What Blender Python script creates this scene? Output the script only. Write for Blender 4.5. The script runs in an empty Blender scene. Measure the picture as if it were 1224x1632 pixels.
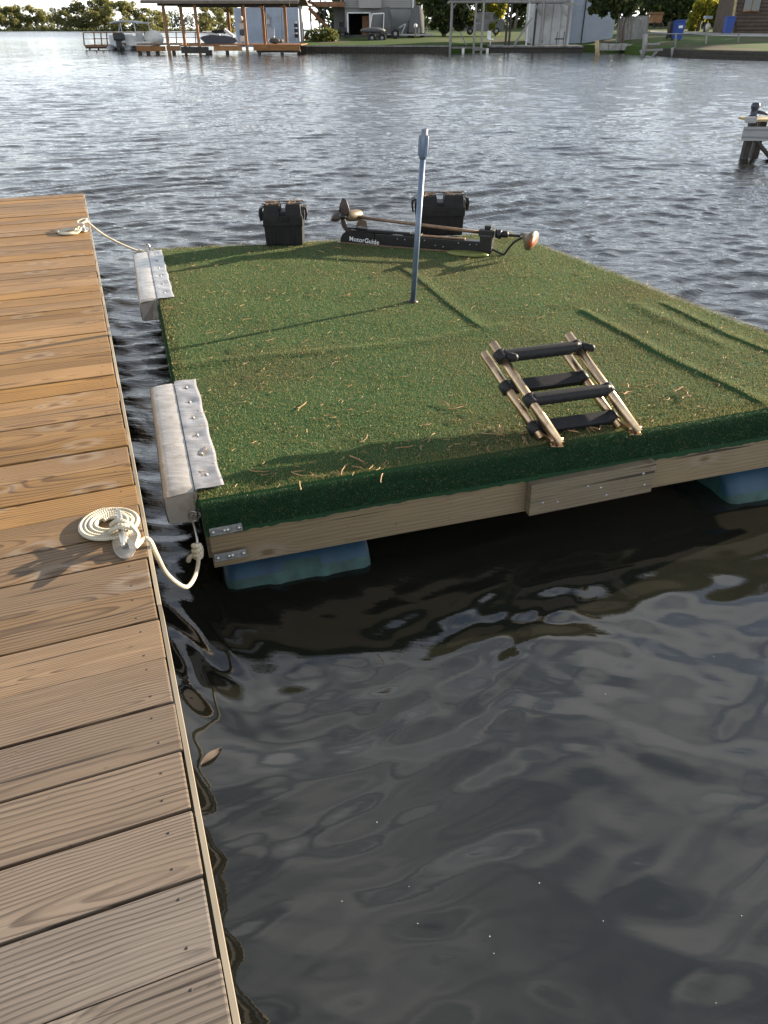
import bpy, bmesh, math, random
import numpy as np
from mathutils import Vector, Matrix, Quaternion
R_ = math.radians
random.seed(7)
rng = np.random.default_rng(11)

# ------------------------------------------------------------------ camera, sky, sun, exposure
S = bpy.context.scene
COL = S.collection
EYE, FOC, HORIZ = 1.88, 1150.0, 44.0            # eye height, focal length and horizon row of the photograph
PITCH = math.atan((816 - HORIZ) / FOC)
cam_d = bpy.data.cameras.new('camera')
cam = bpy.data.objects.new('camera', cam_d); COL.objects.link(cam)
cam.location = (0, 0, EYE); cam.rotation_euler = (math.pi / 2 - PITCH, 0, 0)
cam_d.sensor_fit = 'VERTICAL'; cam_d.sensor_height = 36.0; cam_d.lens = 36.0 * FOC / 1632
cam_d.clip_start = 0.05; cam_d.clip_end = 6000
S.camera = cam

SUN_AZ, SUN_EL = R_(61), R_(14)
CLOUD = 17.0
w = bpy.data.worlds.new('World'); S.world = w; w.use_nodes = True
wn = w.node_tree; bg = wn.nodes['Background']
sky = wn.nodes.new('ShaderNodeTexSky'); sky.sky_type = 'NISHITA'; sky.sun_disc = False
sky.sun_elevation = SUN_EL; sky.sun_rotation = SUN_AZ
sky.air_density = 0.8; sky.dust_density = 0.3; sky.ozone_density = 1.0
# thin broken cloud over the clear sky, laid out on the sky itself
tc = wn.nodes.new('ShaderNodeTexCoord'); sp = wn.nodes.new('ShaderNodeSeparateXYZ'); wn.links.new(tc.outputs['Generated'], sp.inputs[0])
def wmath(op, a, b):
    q = wn.nodes.new('ShaderNodeMath'); q.operation = op
    for i, v in enumerate((a, b)):
        if isinstance(v, bpy.types.NodeSocket): wn.links.new(v, q.inputs[i])
        else: q.inputs[i].default_value = v
    return q.outputs[0]
zz = wmath('ADD', wmath('MAXIMUM', sp.outputs[2], 0.0), 0.12)
cx = wn.nodes.new('ShaderNodeCombineXYZ'); wn.links.new(wmath('DIVIDE', sp.outputs[0], zz), cx.inputs[0]); wn.links.new(wmath('DIVIDE', sp.outputs[1], zz), cx.inputs[1])
nz = wn.nodes.new('ShaderNodeTexNoise'); nz.inputs['Scale'].default_value = 3.6; nz.inputs['Detail'].default_value = 2.5; nz.inputs['Roughness'].default_value = .5; nz.inputs['Distortion'].default_value = .6
wn.links.new(cx.outputs[0], nz.inputs['Vector'])
mr = wn.nodes.new('ShaderNodeMapRange'); mr.interpolation_type = 'SMOOTHSTEP'; mr.inputs[1].default_value = .33; mr.inputs[2].default_value = .68; mr.inputs[3].default_value = .15; mr.inputs[4].default_value = .9; wn.links.new(nz.outputs[0], mr.inputs[0])
mx = wn.nodes.new('ShaderNodeMix'); mx.data_type = 'RGBA'; wn.links.new(mr.outputs[0], mx.inputs[0]); wn.links.new(sky.outputs[0], mx.inputs[6]); lum = wmath('MULTIPLY', wmath('POWER', wmath('SUBTRACT', 1.0, wmath('MAXIMUM', sp.outputs[2], 0.0)), 2.1), CLOUD * .72); lum = wmath('ADD', lum, CLOUD * .28)
cc = wn.nodes.new('ShaderNodeCombineColor')
for i, k in enumerate((.95, .98, 1.02)): wn.links.new(wmath('MULTIPLY', lum, k), cc.inputs[i])
wn.links.new(cc.outputs[0], mx.inputs[7])
wn.links.new(mx.outputs[2], bg.inputs[0]); bg.inputs[1].default_value = 0.05
sl = bpy.data.lights.new('sun', 'SUN'); sl.energy = 5.0; sl.angle = R_(0.5); sl.color = (1.0, 0.85, 0.66)
sun = bpy.data.objects.new('sun', sl); COL.objects.link(sun)
sdir = Vector((math.sin(SUN_AZ) * math.cos(SUN_EL), math.cos(SUN_AZ) * math.cos(SUN_EL), math.sin(SUN_EL)))
sun.rotation_euler = sdir.to_track_quat('Z', 'Y').to_euler(); sun.location = (30, 20, 30)
S.view_settings.view_transform = 'Standard'; S.view_settings.look = 'None'
S.view_settings.exposure = 1.92; S.view_settings.gamma = 1.0

# ------------------------------------------------------------------ measuring: photograph pixel -> place
cP, sP = math.cos(PITCH), math.sin(PITCH)
def ray(u, v):
    x = (u - 612) / FOC; y = -(v - 816) / FOC
    return Vector((x, cP + y * sP, -sP + y * cP))
E0 = Vector((0, 0, EYE))
def onz(u, v, z=0.0):
    d = ray(u, v); return E0 + d * ((z - EYE) / d.z)
def atY(u, v, Y):
    d = ray(u, v); return E0 + d * (Y / d.y)
def pxm(Y): return Y / 1.19 / FOC                # metres per photo pixel at a far distance Y
DOCK_Z = 0.58
RZ = 0.46
g1, g2 = Vector((.953, .304)), Vector((-.306, .952))
gg = g1 * 0.020 - g2 * 0.012
RN = Vector((-gg.x, -gg.y, 1.0)).normalized()
RA = onz(318, 797, RZ)
def onr(u, v, h=0.0):                            # point on (or h above) the tilted raft top
    d = ray(u, v); return E0 + d * (((RA + RN * h - E0).dot(RN)) / d.dot(RN))

# ------------------------------------------------------------------ mesh building
class MB:
    def __init__(s):
        s.v = []; s.f = []; s.mi = []; s.pc = []; s.pr = []; s.wt = []; s.uv = None; s.smooth = []
    def add(s, vs, fs, mi=0, pc=None, pr=None, wt=0.0, sm=False):
        o = len(s.v); s.v += [tuple(p) for p in vs]
        s.f += [tuple(i + o for i in f) for f in fs]; s.mi += [mi] * len(fs); s.smooth += [sm] * len(fs)
        s.pc += [tuple(p) for p in pc] if pc is not None else [tuple(p) for p in vs]
        pr = pr if pr is not None else (random.random(), random.random(), random.random())
        s.pr += [pr] * len(vs); s.wt += [wt] * len(vs) if not hasattr(wt, '__len__') else list(wt)
        return s
    def box(s, c, size, rot=None, mi=0, bev=0.0, wt=0.0, taper=1.0):
        sx, sy, sz = [q / 2 for q in size]
        b = min(bev, sx * .45, sy * .45, sz * .45)
        bm = bmesh.new(); bmesh.ops.create_cube(bm, size=1.0)
        for v in bm.verts:
            k = taper if v.co.z > 0 else 1.0
            v.co = Vector((v.co.x * size[0] * k, v.co.y * size[1] * k, v.co.z * size[2]))
        if b > 0:
            bmesh.ops.bevel(bm, geom=bm.edges[:], offset=b, segments=2, affect='EDGES', profile=0.7)
        bm.verts.index_update()
        loc = [v.co.copy() for v in bm.verts]
        fs = [[v.index for v in f.verts] for f in bm.faces]; bm.free()
        ax = sorted(range(3), key=lambda i: -size[i])
        pc = [(p[ax[0]], p[ax[1]], p[ax[2]]) for p in loc]
        M = rot if rot is not None else Matrix.Identity(3)
        c = Vector(c)
        return s.add([c + M @ p for p in loc], fs, mi, pc, None, wt)
    def beam(s, p0, p1, wdt, hgt, up=(0, 0, 1), mi=0, bev=0.0, wt=0.0):
        p0, p1 = Vector(p0), Vector(p1); d = (p1 - p0); L = d.length; d.normalize()
        up = Vector(up); y = up.cross(d)
        if y.length < 1e-4: y = Vector((1, 0, 0)).cross(d)
        y.normalize(); z = d.cross(y)
        M = Matrix((d, y, z)).transposed()
        return s.box((p0 + p1) / 2, (L, wdt, hgt), M, mi, bev, wt)
    def tube(s, path, r, n=10, mi=0, caps=True, sm=True, uvs=False):
        path = [Vector(p) for p in path]; m = len(path)
        rs = r if hasattr(r, '__len__') else [r] * m
        vs = []; pc = []; prev = None; acc = 0.0
        for i, p in enumerate(path):
            t = (path[min(i + 1, m - 1)] - path[max(i - 1, 0)])
            if t.length < 1e-9: t = Vector((0, 0, 1))
            t.normalize()
            if prev is None:
                a = Vector((0, 0, 1)) if abs(t.z) < .9 else Vector((1, 0, 0))
                nrm = (a - t * a.dot(t)).normalized()
            else:
                nrm = (prev - t * prev.dot(t))
                nrm = nrm.normalized() if nrm.length > 1e-6 else t.orthogonal().normalized()
            prev = nrm; bn = t.cross(nrm)
            if i: acc += (p - path[i - 1]).length
            for k in range(n):
                a = 2 * math.pi * k / n
                vs.append(p + (nrm * math.cos(a) + bn * math.sin(a)) * rs[i])
                pc.append((acc, k / n, 0))
        fs = [(i * n + k, i * n + (k + 1) % n, (i + 1) * n + (k + 1) % n, (i + 1) * n + k) for i in range(m - 1) for k in range(n)]
        s.add(vs, fs, mi, pc, None, 0.0, sm)
        if caps:
            o = len(s.v) - len(vs)
            s.f += [tuple(o + k for k in reversed(range(n))), tuple(o + (m - 1) * n + k for k in range(n))]
            s.mi += [mi, mi]; s.smooth += [False, False]
        return s
    def cyl(s, p0, p1, r0, r1=None, n=12, mi=0): return s.tube([p0, p1], [r0, r0 if r1 is None else r1], n, mi)
    def lathe(s, prof, c=(0, 0, 0), axis=(0, 0, 1), n=24, mi=0):
        ax = Vector(axis).normalized(); q = Vector((0, 0, 1)).rotation_difference(ax)
        vs = []
        for (r, z) in prof:
            for k in range(n):
                a = 2 * math.pi * k / n
                vs.append(Vector(c) + q @ Vector((r * math.cos(a), r * math.sin(a), z)))
        m = len(prof)
        fs = [(i * n + k, i * n + (k + 1) % n, (i + 1) * n + (k + 1) % n, (i + 1) * n + k) for i in range(m - 1) for k in range(n)]
        fs += [tuple(reversed(range(n))), tuple((m - 1) * n + k for k in range(n))]
        return s.add(vs, fs, mi, None, None, 0.0, True)
    def sphere(s, c, r, n=12, m=8, mi=0, sc=(1, 1, 1)):
        vs = []; c = Vector(c)
        for j in range(m + 1):
            t = math.pi * j / m
            for k in range(n):
                a = 2 * math.pi * k / n
                vs.append(c + Vector((r * math.sin(t) * math.cos(a) * sc[0], r * math.sin(t) * math.sin(a) * sc[1], r * math.cos(t) * sc[2])))
        fs = [(j * n + k, (j + 1) * n + k, (j + 1) * n + (k + 1) % n, j * n + (k + 1) % n) for j in range(m) for k in range(n)]
        return s.add(vs, fs, mi, None, None, 0.0, True)
    def prism(s, pts, c0, ux, uy, ext, mi=0):     # outline pts (2D) in the frame ux, uy from c0, extruded by vector ext
        c0, ux, uy, ext = Vector(c0), Vector(ux), Vector(uy), Vector(ext)
        n = len(pts); a = [c0 + ux * x + uy * y for x, y in pts]; b = [p + ext for p in a]
        fs = [tuple(range(n)), tuple(reversed(range(n, 2 * n)))] + [(i, (i + n), (i + 1) % n + n, (i + 1) % n) for i in range(n)]
        return s.add(a + b, fs, mi)
    def build(s, name, mats, parent=None, org=None, attrs=True):
        if org is None: org = ORG.get(parent.name, Vector((0, 0, 0))) if parent else base_of(s.v)
        org = Vector(org)
        me = bpy.data.meshes.new(name)
        me.from_pydata([(x - org.x, y - org.y, z - org.z) for x, y, z in s.v], [], s.f)
        for m in (mats if isinstance(mats, (list, tuple)) else [mats]): me.materials.append(m)
        me.polygons.foreach_set('material_index', s.mi)
        me.polygons.foreach_set('use_smooth', s.smooth)
        if attrs:
            a = me.attributes.new('pc', 'FLOAT_VECTOR', 'POINT'); a.data.foreach_set('vector', np.array(s.pc, dtype=np.float32).ravel())
            a = me.attributes.new('pr', 'FLOAT_VECTOR', 'POINT'); a.data.foreach_set('vector', np.array(s.pr, dtype=np.float32).ravel())
            a = me.attributes.new('wt', 'FLOAT', 'POINT'); a.data.foreach_set('value', np.array(s.wt, dtype=np.float32))
        bm = bmesh.new(); bm.from_mesh(me); bmesh.ops.recalc_face_normals(bm, faces=bm.faces[:]); bm.to_mesh(me); bm.free()
        o = bpy.data.objects.new(name, me); COL.objects.link(o)
        if parent: o.parent = parent
        else: o.location = org
        ORG[o.name] = org
        return o
ORG = {}
def base_of(vs):
    a = np.array(vs); return Vector(((a[:, 0].min() + a[:, 0].max()) / 2, (a[:, 1].min() + a[:, 1].max()) / 2, a[:, 2].min()))
def tag(o, label=None, cat=None, group=None, kind=None):
    if label: o['label'] = label
    if cat: o['category'] = cat
    if group: o['group'] = group
    if kind: o['kind'] = kind
    return o
def thing(name, loc, label, cat, group=None):
    o = bpy.data.objects.new(name, None); COL.objects.link(o); o.location = loc; o.empty_display_size = .1
    ORG[o.name] = Vector(loc); return tag(o, label, cat, group)
def spline(pts, n=8):
    pts = [Vector(p) for p in pts]; out = []
    P = [pts[0] * 2 - pts[1]] + pts + [pts[-1] * 2 - pts[-2]]
    for i in range(1, len(P) - 2):
        p0, p1, p2, p3 = P[i - 1:i + 3]
        for k in range(n):
            t = k / n
            out.append(.5 * ((2 * p1) + (p2 - p0) * t + (2 * p0 - 5 * p1 + 4 * p2 - p3) * t * t + (3 * p1 - p0 - 3 * p2 + p3) * t ** 3))
    out.append(pts[-1]); return out
def smoothstep(a, b, x):
    t = np.clip((x - a) / (b - a), 0, 1); return t * t * (3 - 2 * t)

# ------------------------------------------------------------------ materials
class NT:
    def __init__(s, name):
        s.m = bpy.data.materials.new(name); s.m.use_nodes = True; s.t = s.m.node_tree
        s.b = s.t.nodes['Principled BSDF']; s.out = s.t.nodes['Material Output']
    def n(s, typ, **kw):
        x = s.t.nodes.new(typ)
        for k, v in kw.items(): setattr(x, k, v)
        return x
    def put(s, sock, v):
        if isinstance(v, bpy.types.NodeSocket): s.t.links.new(v, sock)
        elif v is not None: sock.default_value = v
    def math(s, op, a, b=None, c=None, clamp=False):
        x = s.n('ShaderNodeMath', operation=op); x.use_clamp = clamp
        for i, q in enumerate((a, b, c)):
            if q is not None: s.put(x.inputs[i], q)
        return x.outputs[0]
    def vec(s, x, y, z=0.0):
        q = s.n('ShaderNodeCombineXYZ')
        for i, a in enumerate((x, y, z)): s.put(q.inputs[i], a)
        return q.outputs[0]
    def sep(s, v):
        q = s.n('ShaderNodeSeparateXYZ'); s.put(q.inputs[0], v); return q.outputs
    def noise(s, v, scale=5.0, det=2.0, rough=.5):
        q = s.n('ShaderNodeTexNoise'); s.put(q.inputs['Vector'], v); q.inputs['Scale'].default_value = scale
        q.inputs['Detail'].default_value = det; q.inputs['Roughness'].default_value = rough; return q.outputs[0]
    def ramp(s, f, stops, interp='LINEAR'):
        q = s.n('ShaderNodeValToRGB'); q.color_ramp.interpolation = interp; e = q.color_ramp.elements
        while len(e) < len(stops): e.new(0.5)
        for i, (p, c) in enumerate(stops):
            e[i].position = p; e[i].color = (*c, 1) if len(c) == 3 else c
        s.put(q.inputs[0], f); return q.outputs[0]
    def smooth(s, f, a, b):
        q = s.n('ShaderNodeMapRange', interpolation_type='SMOOTHSTEP'); s.put(q.inputs[0], f)
        q.inputs[1].default_value = a; q.inputs[2].default_value = b; return q.outputs[0]
    def mix(s, f, a, b, mode='MIX'):
        q = s.n('ShaderNodeMix', data_type='RGBA', blend_type=mode)
        s.put(q.inputs[0], f)
        for sock, v in ((q.inputs[6], a), (q.inputs[7], b)):
            s.put(sock, (*v, 1) if isinstance(v, tuple) and len(v) == 3 else v)
        return q.outputs[2]
    def attr(s, name):
        return s.n('ShaderNodeAttribute', attribute_name=name).outputs
    def bump(s, h, strength=.3, dist=.01):
        q = s.n('ShaderNodeBump'); q.inputs['Strength'].default_value = strength; q.inputs['Distance'].default_value = dist
        s.put(q.inputs['Height'], h); s.t.links.new(q.outputs[0], s.b.inputs['Normal']); return q
    def fin(s, col=None, rough=None, metal=None, spec=None):
        if col is not None: s.put(s.b.inputs['Base Color'], (*col, 1) if isinstance(col, tuple) and len(col) == 3 else col)
        if rough is not None: s.put(s.b.inputs['Roughness'], rough)
        if metal is not None: s.b.inputs['Metallic'].default_value = metal
        if spec is not None: s.b.inputs['Specular IOR Level'].default_value = spec
        return s.m
def obj_co(t): return t.n('ShaderNodeTexCoord').outputs['Object']
def plain(name, col, rough=.6, metal=0.0, var=.25, scale=6.0, dirt=None, bump=.1, spec=None):
    t = NT(name); co = obj_co(t); f = t.noise(co, scale, 5.0, .6)
    d = tuple(c * (1 - var) for c in col); l = tuple(min(1, c * (1 + var)) for c in col)
    c = t.ramp(f, [(.3, d), (.7, l)])
    if dirt:
        f2 = t.noise(co, scale * .37, 6.0, .65); c = t.mix(t.smooth(f2, .52, .7), c, dirt)
    if bump: t.bump(t.noise(co, scale * 6, 3.0), bump, .004)
    return t.fin(c, rough, metal, spec)
def wood(name, early, late, grey, ring=.0105, knots=True, bump=.26, rough=.62, LATE=.26):
    t = NT(name)
    x, y, z = t.sep(t.attr('pc')['Vector']); r1, r2, r3 = t.sep(t.attr('pr')['Vector']); wt = t.attr('wt')['Fac']
    xo = t.math('MULTIPLY_ADD', r1, 41.0, x); yo = t.math('MULTIPLY_ADD', r2, 17.0, y)
    n1 = t.noise(t.vec(t.math('MULTIPLY', xo, 2.3), t.math('MULTIPLY', yo, 8.0)), 1.0, 3.0)
    n2 = t.noise(t.vec(t.math('MULTIPLY', xo, .7), r3), 1.0, 2.0)
    yc = t.math('ADD', t.math('SUBTRACT', y, t.math('MULTIPLY_ADD', r1, .14, -.07)), t.math('MULTIPLY_ADD', n1, .034, -.017))
    zc = t.math('ADD', t.math('MULTIPLY_ADD', r2, .05, .006), t.math('ADD', t.math('MULTIPLY', x, t.math('MULTIPLY_ADD', r3, .05, -.025)), t.math('MULTIPLY_ADD', n2, .17, -.085)))
    d = t.math('SQRT', t.math('ADD', t.math('MULTIPLY', yc, yc), t.math('MULTIPLY', zc, zc)))
    kmask = None
    if knots:
        kv = t.vec(t.math('MULTIPLY', xo, 2.5), t.math('MULTIPLY', yo, 5.0), 0.0)
        vo = t.n('ShaderNodeTexVoronoi', voronoi_dimensions='2D'); vo.inputs['Scale'].default_value = 1.0; t.put(vo.inputs['Vector'], kv)
        sel = t.math('GREATER_THAN', t.sep(vo.outputs['Color'])[0], .58)
        dist = t.math('ADD', vo.outputs['Distance'], t.math('MULTIPLY_ADD', n1, .06, -.03))
        pull = t.math('MULTIPLY', t.math('POWER', 2.718, t.math('MULTIPLY', t.math('MULTIPLY', dist, dist), -24.0)), sel)
        d = t.math('MULTIPLY_ADD', pull, .030, d)
        halo = t.math('MULTIPLY', t.math('MULTIPLY', t.smooth(dist, .07, .11), t.math('SUBTRACT', 1.0, t.smooth(dist, .13, .24))), sel)
        kmask = t.math('MULTIPLY', t.math('SUBTRACT', 1.0, t.smooth(dist, .03, .08)), sel)
    ph = t.math('FRACT', t.math('DIVIDE', d, t.math('MULTIPLY_ADD', t.math('FRACT', t.math('MULTIPLY', r1, 7.3)), ring * 1.1, ring * .6)))
    rings = t.math('MULTIPLY', t.smooth(ph, .42, .86), t.math('SUBTRACT', 1.0, t.smooth(ph, .90, 1.0)))
    fib = t.noise(t.vec(t.math('MULTIPLY', xo, 5.0), t.math('MULTIPLY', yo, 320.0)), 1.0, 2.0)
    big = t.noise(t.vec(t.math('MULTIPLY', xo, 1.8), t.math('MULTIPLY', yo, 7.0)), 1.0, 4.0)
    rings = t.math('MULTIPLY', rings, t.math('MULTIPLY_ADD', t.smooth(big, .25, .7), .75, .3))
    c = t.mix(rings, early, late)
    c = t.mix(t.math('MULTIPLY', t.smooth(big, .35, .75), .45), c, tuple(q * .55 for q in early))
    g = t.mix(rings, grey, tuple(q * LATE for q in grey))
    g = t.mix(t.math('MULTIPLY', t.smooth(big, .45, .72), .6), g, tuple(q * 1.35 for q in grey))
    c = t.mix(wt, c, g)
    hv = t.n('ShaderNodeHueSaturation'); t.put(hv.inputs['Color'], c)
    t.put(hv.inputs['Value'], t.math('MULTIPLY', t.math('MULTIPLY_ADD', r3, .42, .79), t.math('MULTIPLY_ADD', fib, 1.0, .48)))
    t.put(hv.inputs['Saturation'], t.math('MULTIPLY_ADD', r1, .2, .92)); c = hv.outputs[0]
    if kmask is not None:
        c = t.mix(t.math('MULTIPLY', halo, t.math('MULTIPLY', fib, .6)), c, (.27, .235, .195))
        c = t.mix(t.math('MULTIPLY', kmask, .6), c, (.075, .042, .022))
    pit = t.math('MULTIPLY', t.smooth(t.noise(t.vec(t.math('MULTIPLY', xo, 26.0), t.math('MULTIPLY', yo, 60.0)), 1.0, 2.0), .68, .76), .6); c = t.mix(pit, c, (.05, .038, .03))
    # splits along the grain
    crk = t.noise(t.vec(t.math('MULTIPLY', xo, 1.3), t.math('MULTIPLY', yo, 60.0)), 1.0, 1.0)
    crack = t.smooth(crk, .685, .73); c = t.mix(t.math('MULTIPLY', crack, .8), c, (.012, .009, .007))
    h = t.math('ADD', t.math('MULTIPLY', rings, .5), t.math('MULTIPLY', fib, .55)); h = t.math('SUBTRACT', h, t.math('MULTIPLY', crack, 1.5))
    t.bump(h, bump, .003)
    return t.fin(c, rough, 0, .35)
def foliage(name, col, yellow, trans=.35):
    t = NT(name); r = t.sep(t.attr('pr')['Vector'])
    c = t.mix(r[0], tuple(q * .55 for q in col), tuple(q * 1.5 for q in col)); c = t.mix(t.smooth(r[1], .72, .95), c, yellow)
    t.fin(c, .6, 0, .2)
    tr = t.n('ShaderNodeBsdfTranslucent'); t.put(tr.inputs[0], t.mix(.5, c, yellow))
    ms = t.n('ShaderNodeMixShader'); ms.inputs[0].default_value = trans
    t.t.links.new(t.b.outputs[0], ms.inputs[1]); t.t.links.new(tr.outputs[0], ms.inputs[2]); t.t.links.new(ms.outputs[0], t.out.inputs[0])
    return t.m

M = {}
M['deck'] = wood('deck_wood', (.265, .152, .055), (.078, .036, .013), (.122, .105, .091), ring=.0082)
M['beam'] = wood('beam_wood', (.22, .16, .09), (.15, .105, .058), (.17, .145, .105), ring=.02, bump=.14, LATE=.55)
M['rustscrew'] = plain('screw_head', (.05, .045, .04), .5, .5, var=.4, scale=50)
M['lath'] = wood('lath_wood', (.30, .245, .16), (.21, .165, .10), (.26, .235, .195), ring=.02, knots=False, bump=.1)
M['brownwood'] = wood('brown_wood', (.26, .13, .06), (.15, .07, .03), (.2, .15, .11), ring=.04, knots=False)
M['orangewood'] = wood('orange_wood', (.32, .165, .07), (.18, .08, .035), (.3, .2, .12), ring=.04, knots=False)
M['greywood'] = wood('grey_wood', (.25, .24, .23), (.16, .15, .14), (.28, .28, .28), ring=.05, knots=False)
M['darkwood'] = plain('dark_wet_wood', (.035, .028, .022), .7, var=.5)
M['blacksteel'] = plain('black_plastic', (.012, .012, .013), .38, var=.3, scale=30, bump=.05, spec=.4)
M['rubber'] = plain('black_rubber', (.014, .014, .015), .55, var=.3, scale=40, bump=.25, spec=.3)
M['dustblack'] = plain('dusty_black_plastic', (.009, .009, .0095), .55, var=.4, scale=25, dirt=(.018, .016, .014), bump=.1, spec=.25)
M['chrome'] = plain('cleat_steel', (.52, .51, .49), .36, 1.0, var=.1, scale=40, bump=.05)
M['galv'] = plain('galvanised_steel', (.30, .31, .32), .5, .6, var=.25, scale=60, dirt=(.5, .5, .5), bump=.1)
M['polesteel'] = plain('pole_steel', (.11, .15, .22), .42, .35, var=.15, scale=25, dirt=(.2, .22, .25), bump=.05)
M['alu'] = plain('ladder_tube_metal', (.54, .40, .26), .32, 1.0, var=.2, scale=30, dirt=(.30, .19, .12), bump=.08)
M['bronze'] = plain('bronze_paint', (.20, .13, .085), .42, .5, var=.3, scale=30)
M['propbrown'] = plain('propeller_brown', (.035, .022, .017), .45, .2, var=.4, scale=30)
M['tan'] = plain('tan_plastic', (.14, .10, .06), .5, var=.2, scale=30)
M['red'] = plain('orange_red_label', (.30, .075, .03), .5, var=.3, scale=60)
M['white'] = plain('white_paint', (.75, .75, .74), .5, var=.06, scale=10, bump=.03)
M['offwhite'] = plain('off_white', (.6, .58, .54), .6, var=.15)
M['bluedrum'] = plain('blue_plastic', (.006, .040, .078), .5, var=.25, scale=5, dirt=(.012, .040, .062), bump=.08)
M['algae'] = plain('drum_algae', (.012, .05, .045), .6, var=.5, scale=14)
M['grey'] = plain('grey_paint', (.26, .26, .26), .6, var=.12)
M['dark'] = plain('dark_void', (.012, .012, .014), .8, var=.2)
M['concrete'] = plain('concrete', (.28, .27, .25), .85, var=.25, scale=3)
M['tyre'] = plain('tyre_rubber', (.02, .02, .02), .8, var=.2)
M['bluebin'] = plain('blue_bin_plastic', (.02, .06, .26), .45, var=.15)
M['sidingwhite'] = plain('pale_blue_metal', (.38, .44, .53), .55, var=.12, scale=.9, dirt=(.30, .27, .23), bump=0)
M['rustwhite'] = plain('weathered_white_metal', (.46, .48, .50), .6, var=.2, scale=1.2, dirt=(.24, .20, .16), bump=0)
M['siding'] = plain('grey_siding', (.29, .285, .265), .7, var=.08, scale=1.0, bump=0)
M['housewall'] = plain('house_wall_grey', (.21, .21, .20), .8, var=.12, scale=1.0, bump=0)
M['carpaint'] = plain('grey_car_paint', (.13, .135, .14), .3, .4, var=.08, bump=0)
M['glass'] = plain('dark_window_glass', (.02, .025, .03), .08, var=.1, bump=0, spec=.8)
M['pontoonwhite'] = plain('boat_white', (.55, .56, .56), .4, var=.1, bump=0)
M['canvas'] = plain('canvas_grey', (.10, .10, .10), .8, var=.25, scale=2.5, bump=.2)
M['canvaslight'] = plain('canvas_light', (.40, .42, .43), .7, var=.1, bump=0)
M['shingle'] = plain('roof_grey_brown', (.13, .11, .095), .8, var=.25, scale=3)
M['soffit'] = plain('roof_trim_tan', (.42, .31, .19), .7, var=.15)
M['navy'] = plain('dark_blue_vinyl', (.03, .035, .06), .4, var=.2)
M['twig'] = plain('pine_litter_brown', (.30, .18, .085), .8, var=.6, scale=9)
M['bark'] = plain('bark', (.11, .085, .065), .9, var=.4, scale=4)
M['yellowpost'] = plain('weathered_yellow_post', (.36, .28, .15), .8, var=.4, scale=5)
M['logs'] = plain('log_cabin_brown', (.085, .06, .045), .8, var=.3, scale=2)
M['leafdark'] = foliage('dark_leaves', (.030, .048, .018), (.10, .11, .025), .25)
M['leafmid'] = foliage('mid_leaves', (.05, .075, .022), (.22, .20, .04), .35)
M['leafgold'] = foliage('sunlit_leaves', (.13, .15, .025), (.48, .42, .05), .5)
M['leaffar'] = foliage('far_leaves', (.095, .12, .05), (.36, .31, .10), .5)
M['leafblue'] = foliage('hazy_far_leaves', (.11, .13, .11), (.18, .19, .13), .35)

def vinyl(name, lo, hi):
    t = NT(name); co = obj_co(t)
    f = t.noise(co, 7.0, 3.0); n = t.noise(t.vec(*[t.math('MULTIPLY', q, k) for q, k in zip(t.sep(co), (9.0, 26.0, 9.0))]), 1.0, 3.0)
    c = t.ramp(f, [(.3, lo), (.7, hi)]); c = t.mix(t.math('MULTIPLY', t.smooth(t.noise(co, 23.0, 5.0, .65), .5, .75), .5), c, (.20, .16, .11))
    t.bump(n, .45, .009)
    return t.fin(c, t.ramp(f, [(.3, (.34,) * 3), (.7, (.24,) * 3)]), .35, .6)
M['vinyl'] = vinyl('pale_vinyl', (.33, .305, .275), (.42, .39, .355)); M['vinylgrey'] = vinyl('silver_grey_vinyl', (.25, .245, .25), (.36, .35, .35))
def ropemat():
    t = NT('braided_rope'); a, k, _ = t.sep(t.attr('pc')['Vector'])
    s1 = t.math('SINE', t.math('MULTIPLY_ADD', a, 420.0, t.math('MULTIPLY', k, 6.2832 * 3)))
    s2 = t.math('SINE', t.math('MULTIPLY_ADD', a, 420.0, t.math('MULTIPLY', k, -6.2832 * 3)))
    h = t.math('MULTIPLY', s1, s2); f = t.noise(obj_co(t), 14.0, 3.0)
    c = t.mix(t.smooth(h, -.8, .5), (.42, .37, .27), (.60, .55, .44)); c = t.mix(t.smooth(f, .5, .75), c, (.44, .38, .27))
    t.bump(h, .5, .0025); return t.fin(c, .8, 0, .2)
M['rope'] = ropemat()
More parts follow.
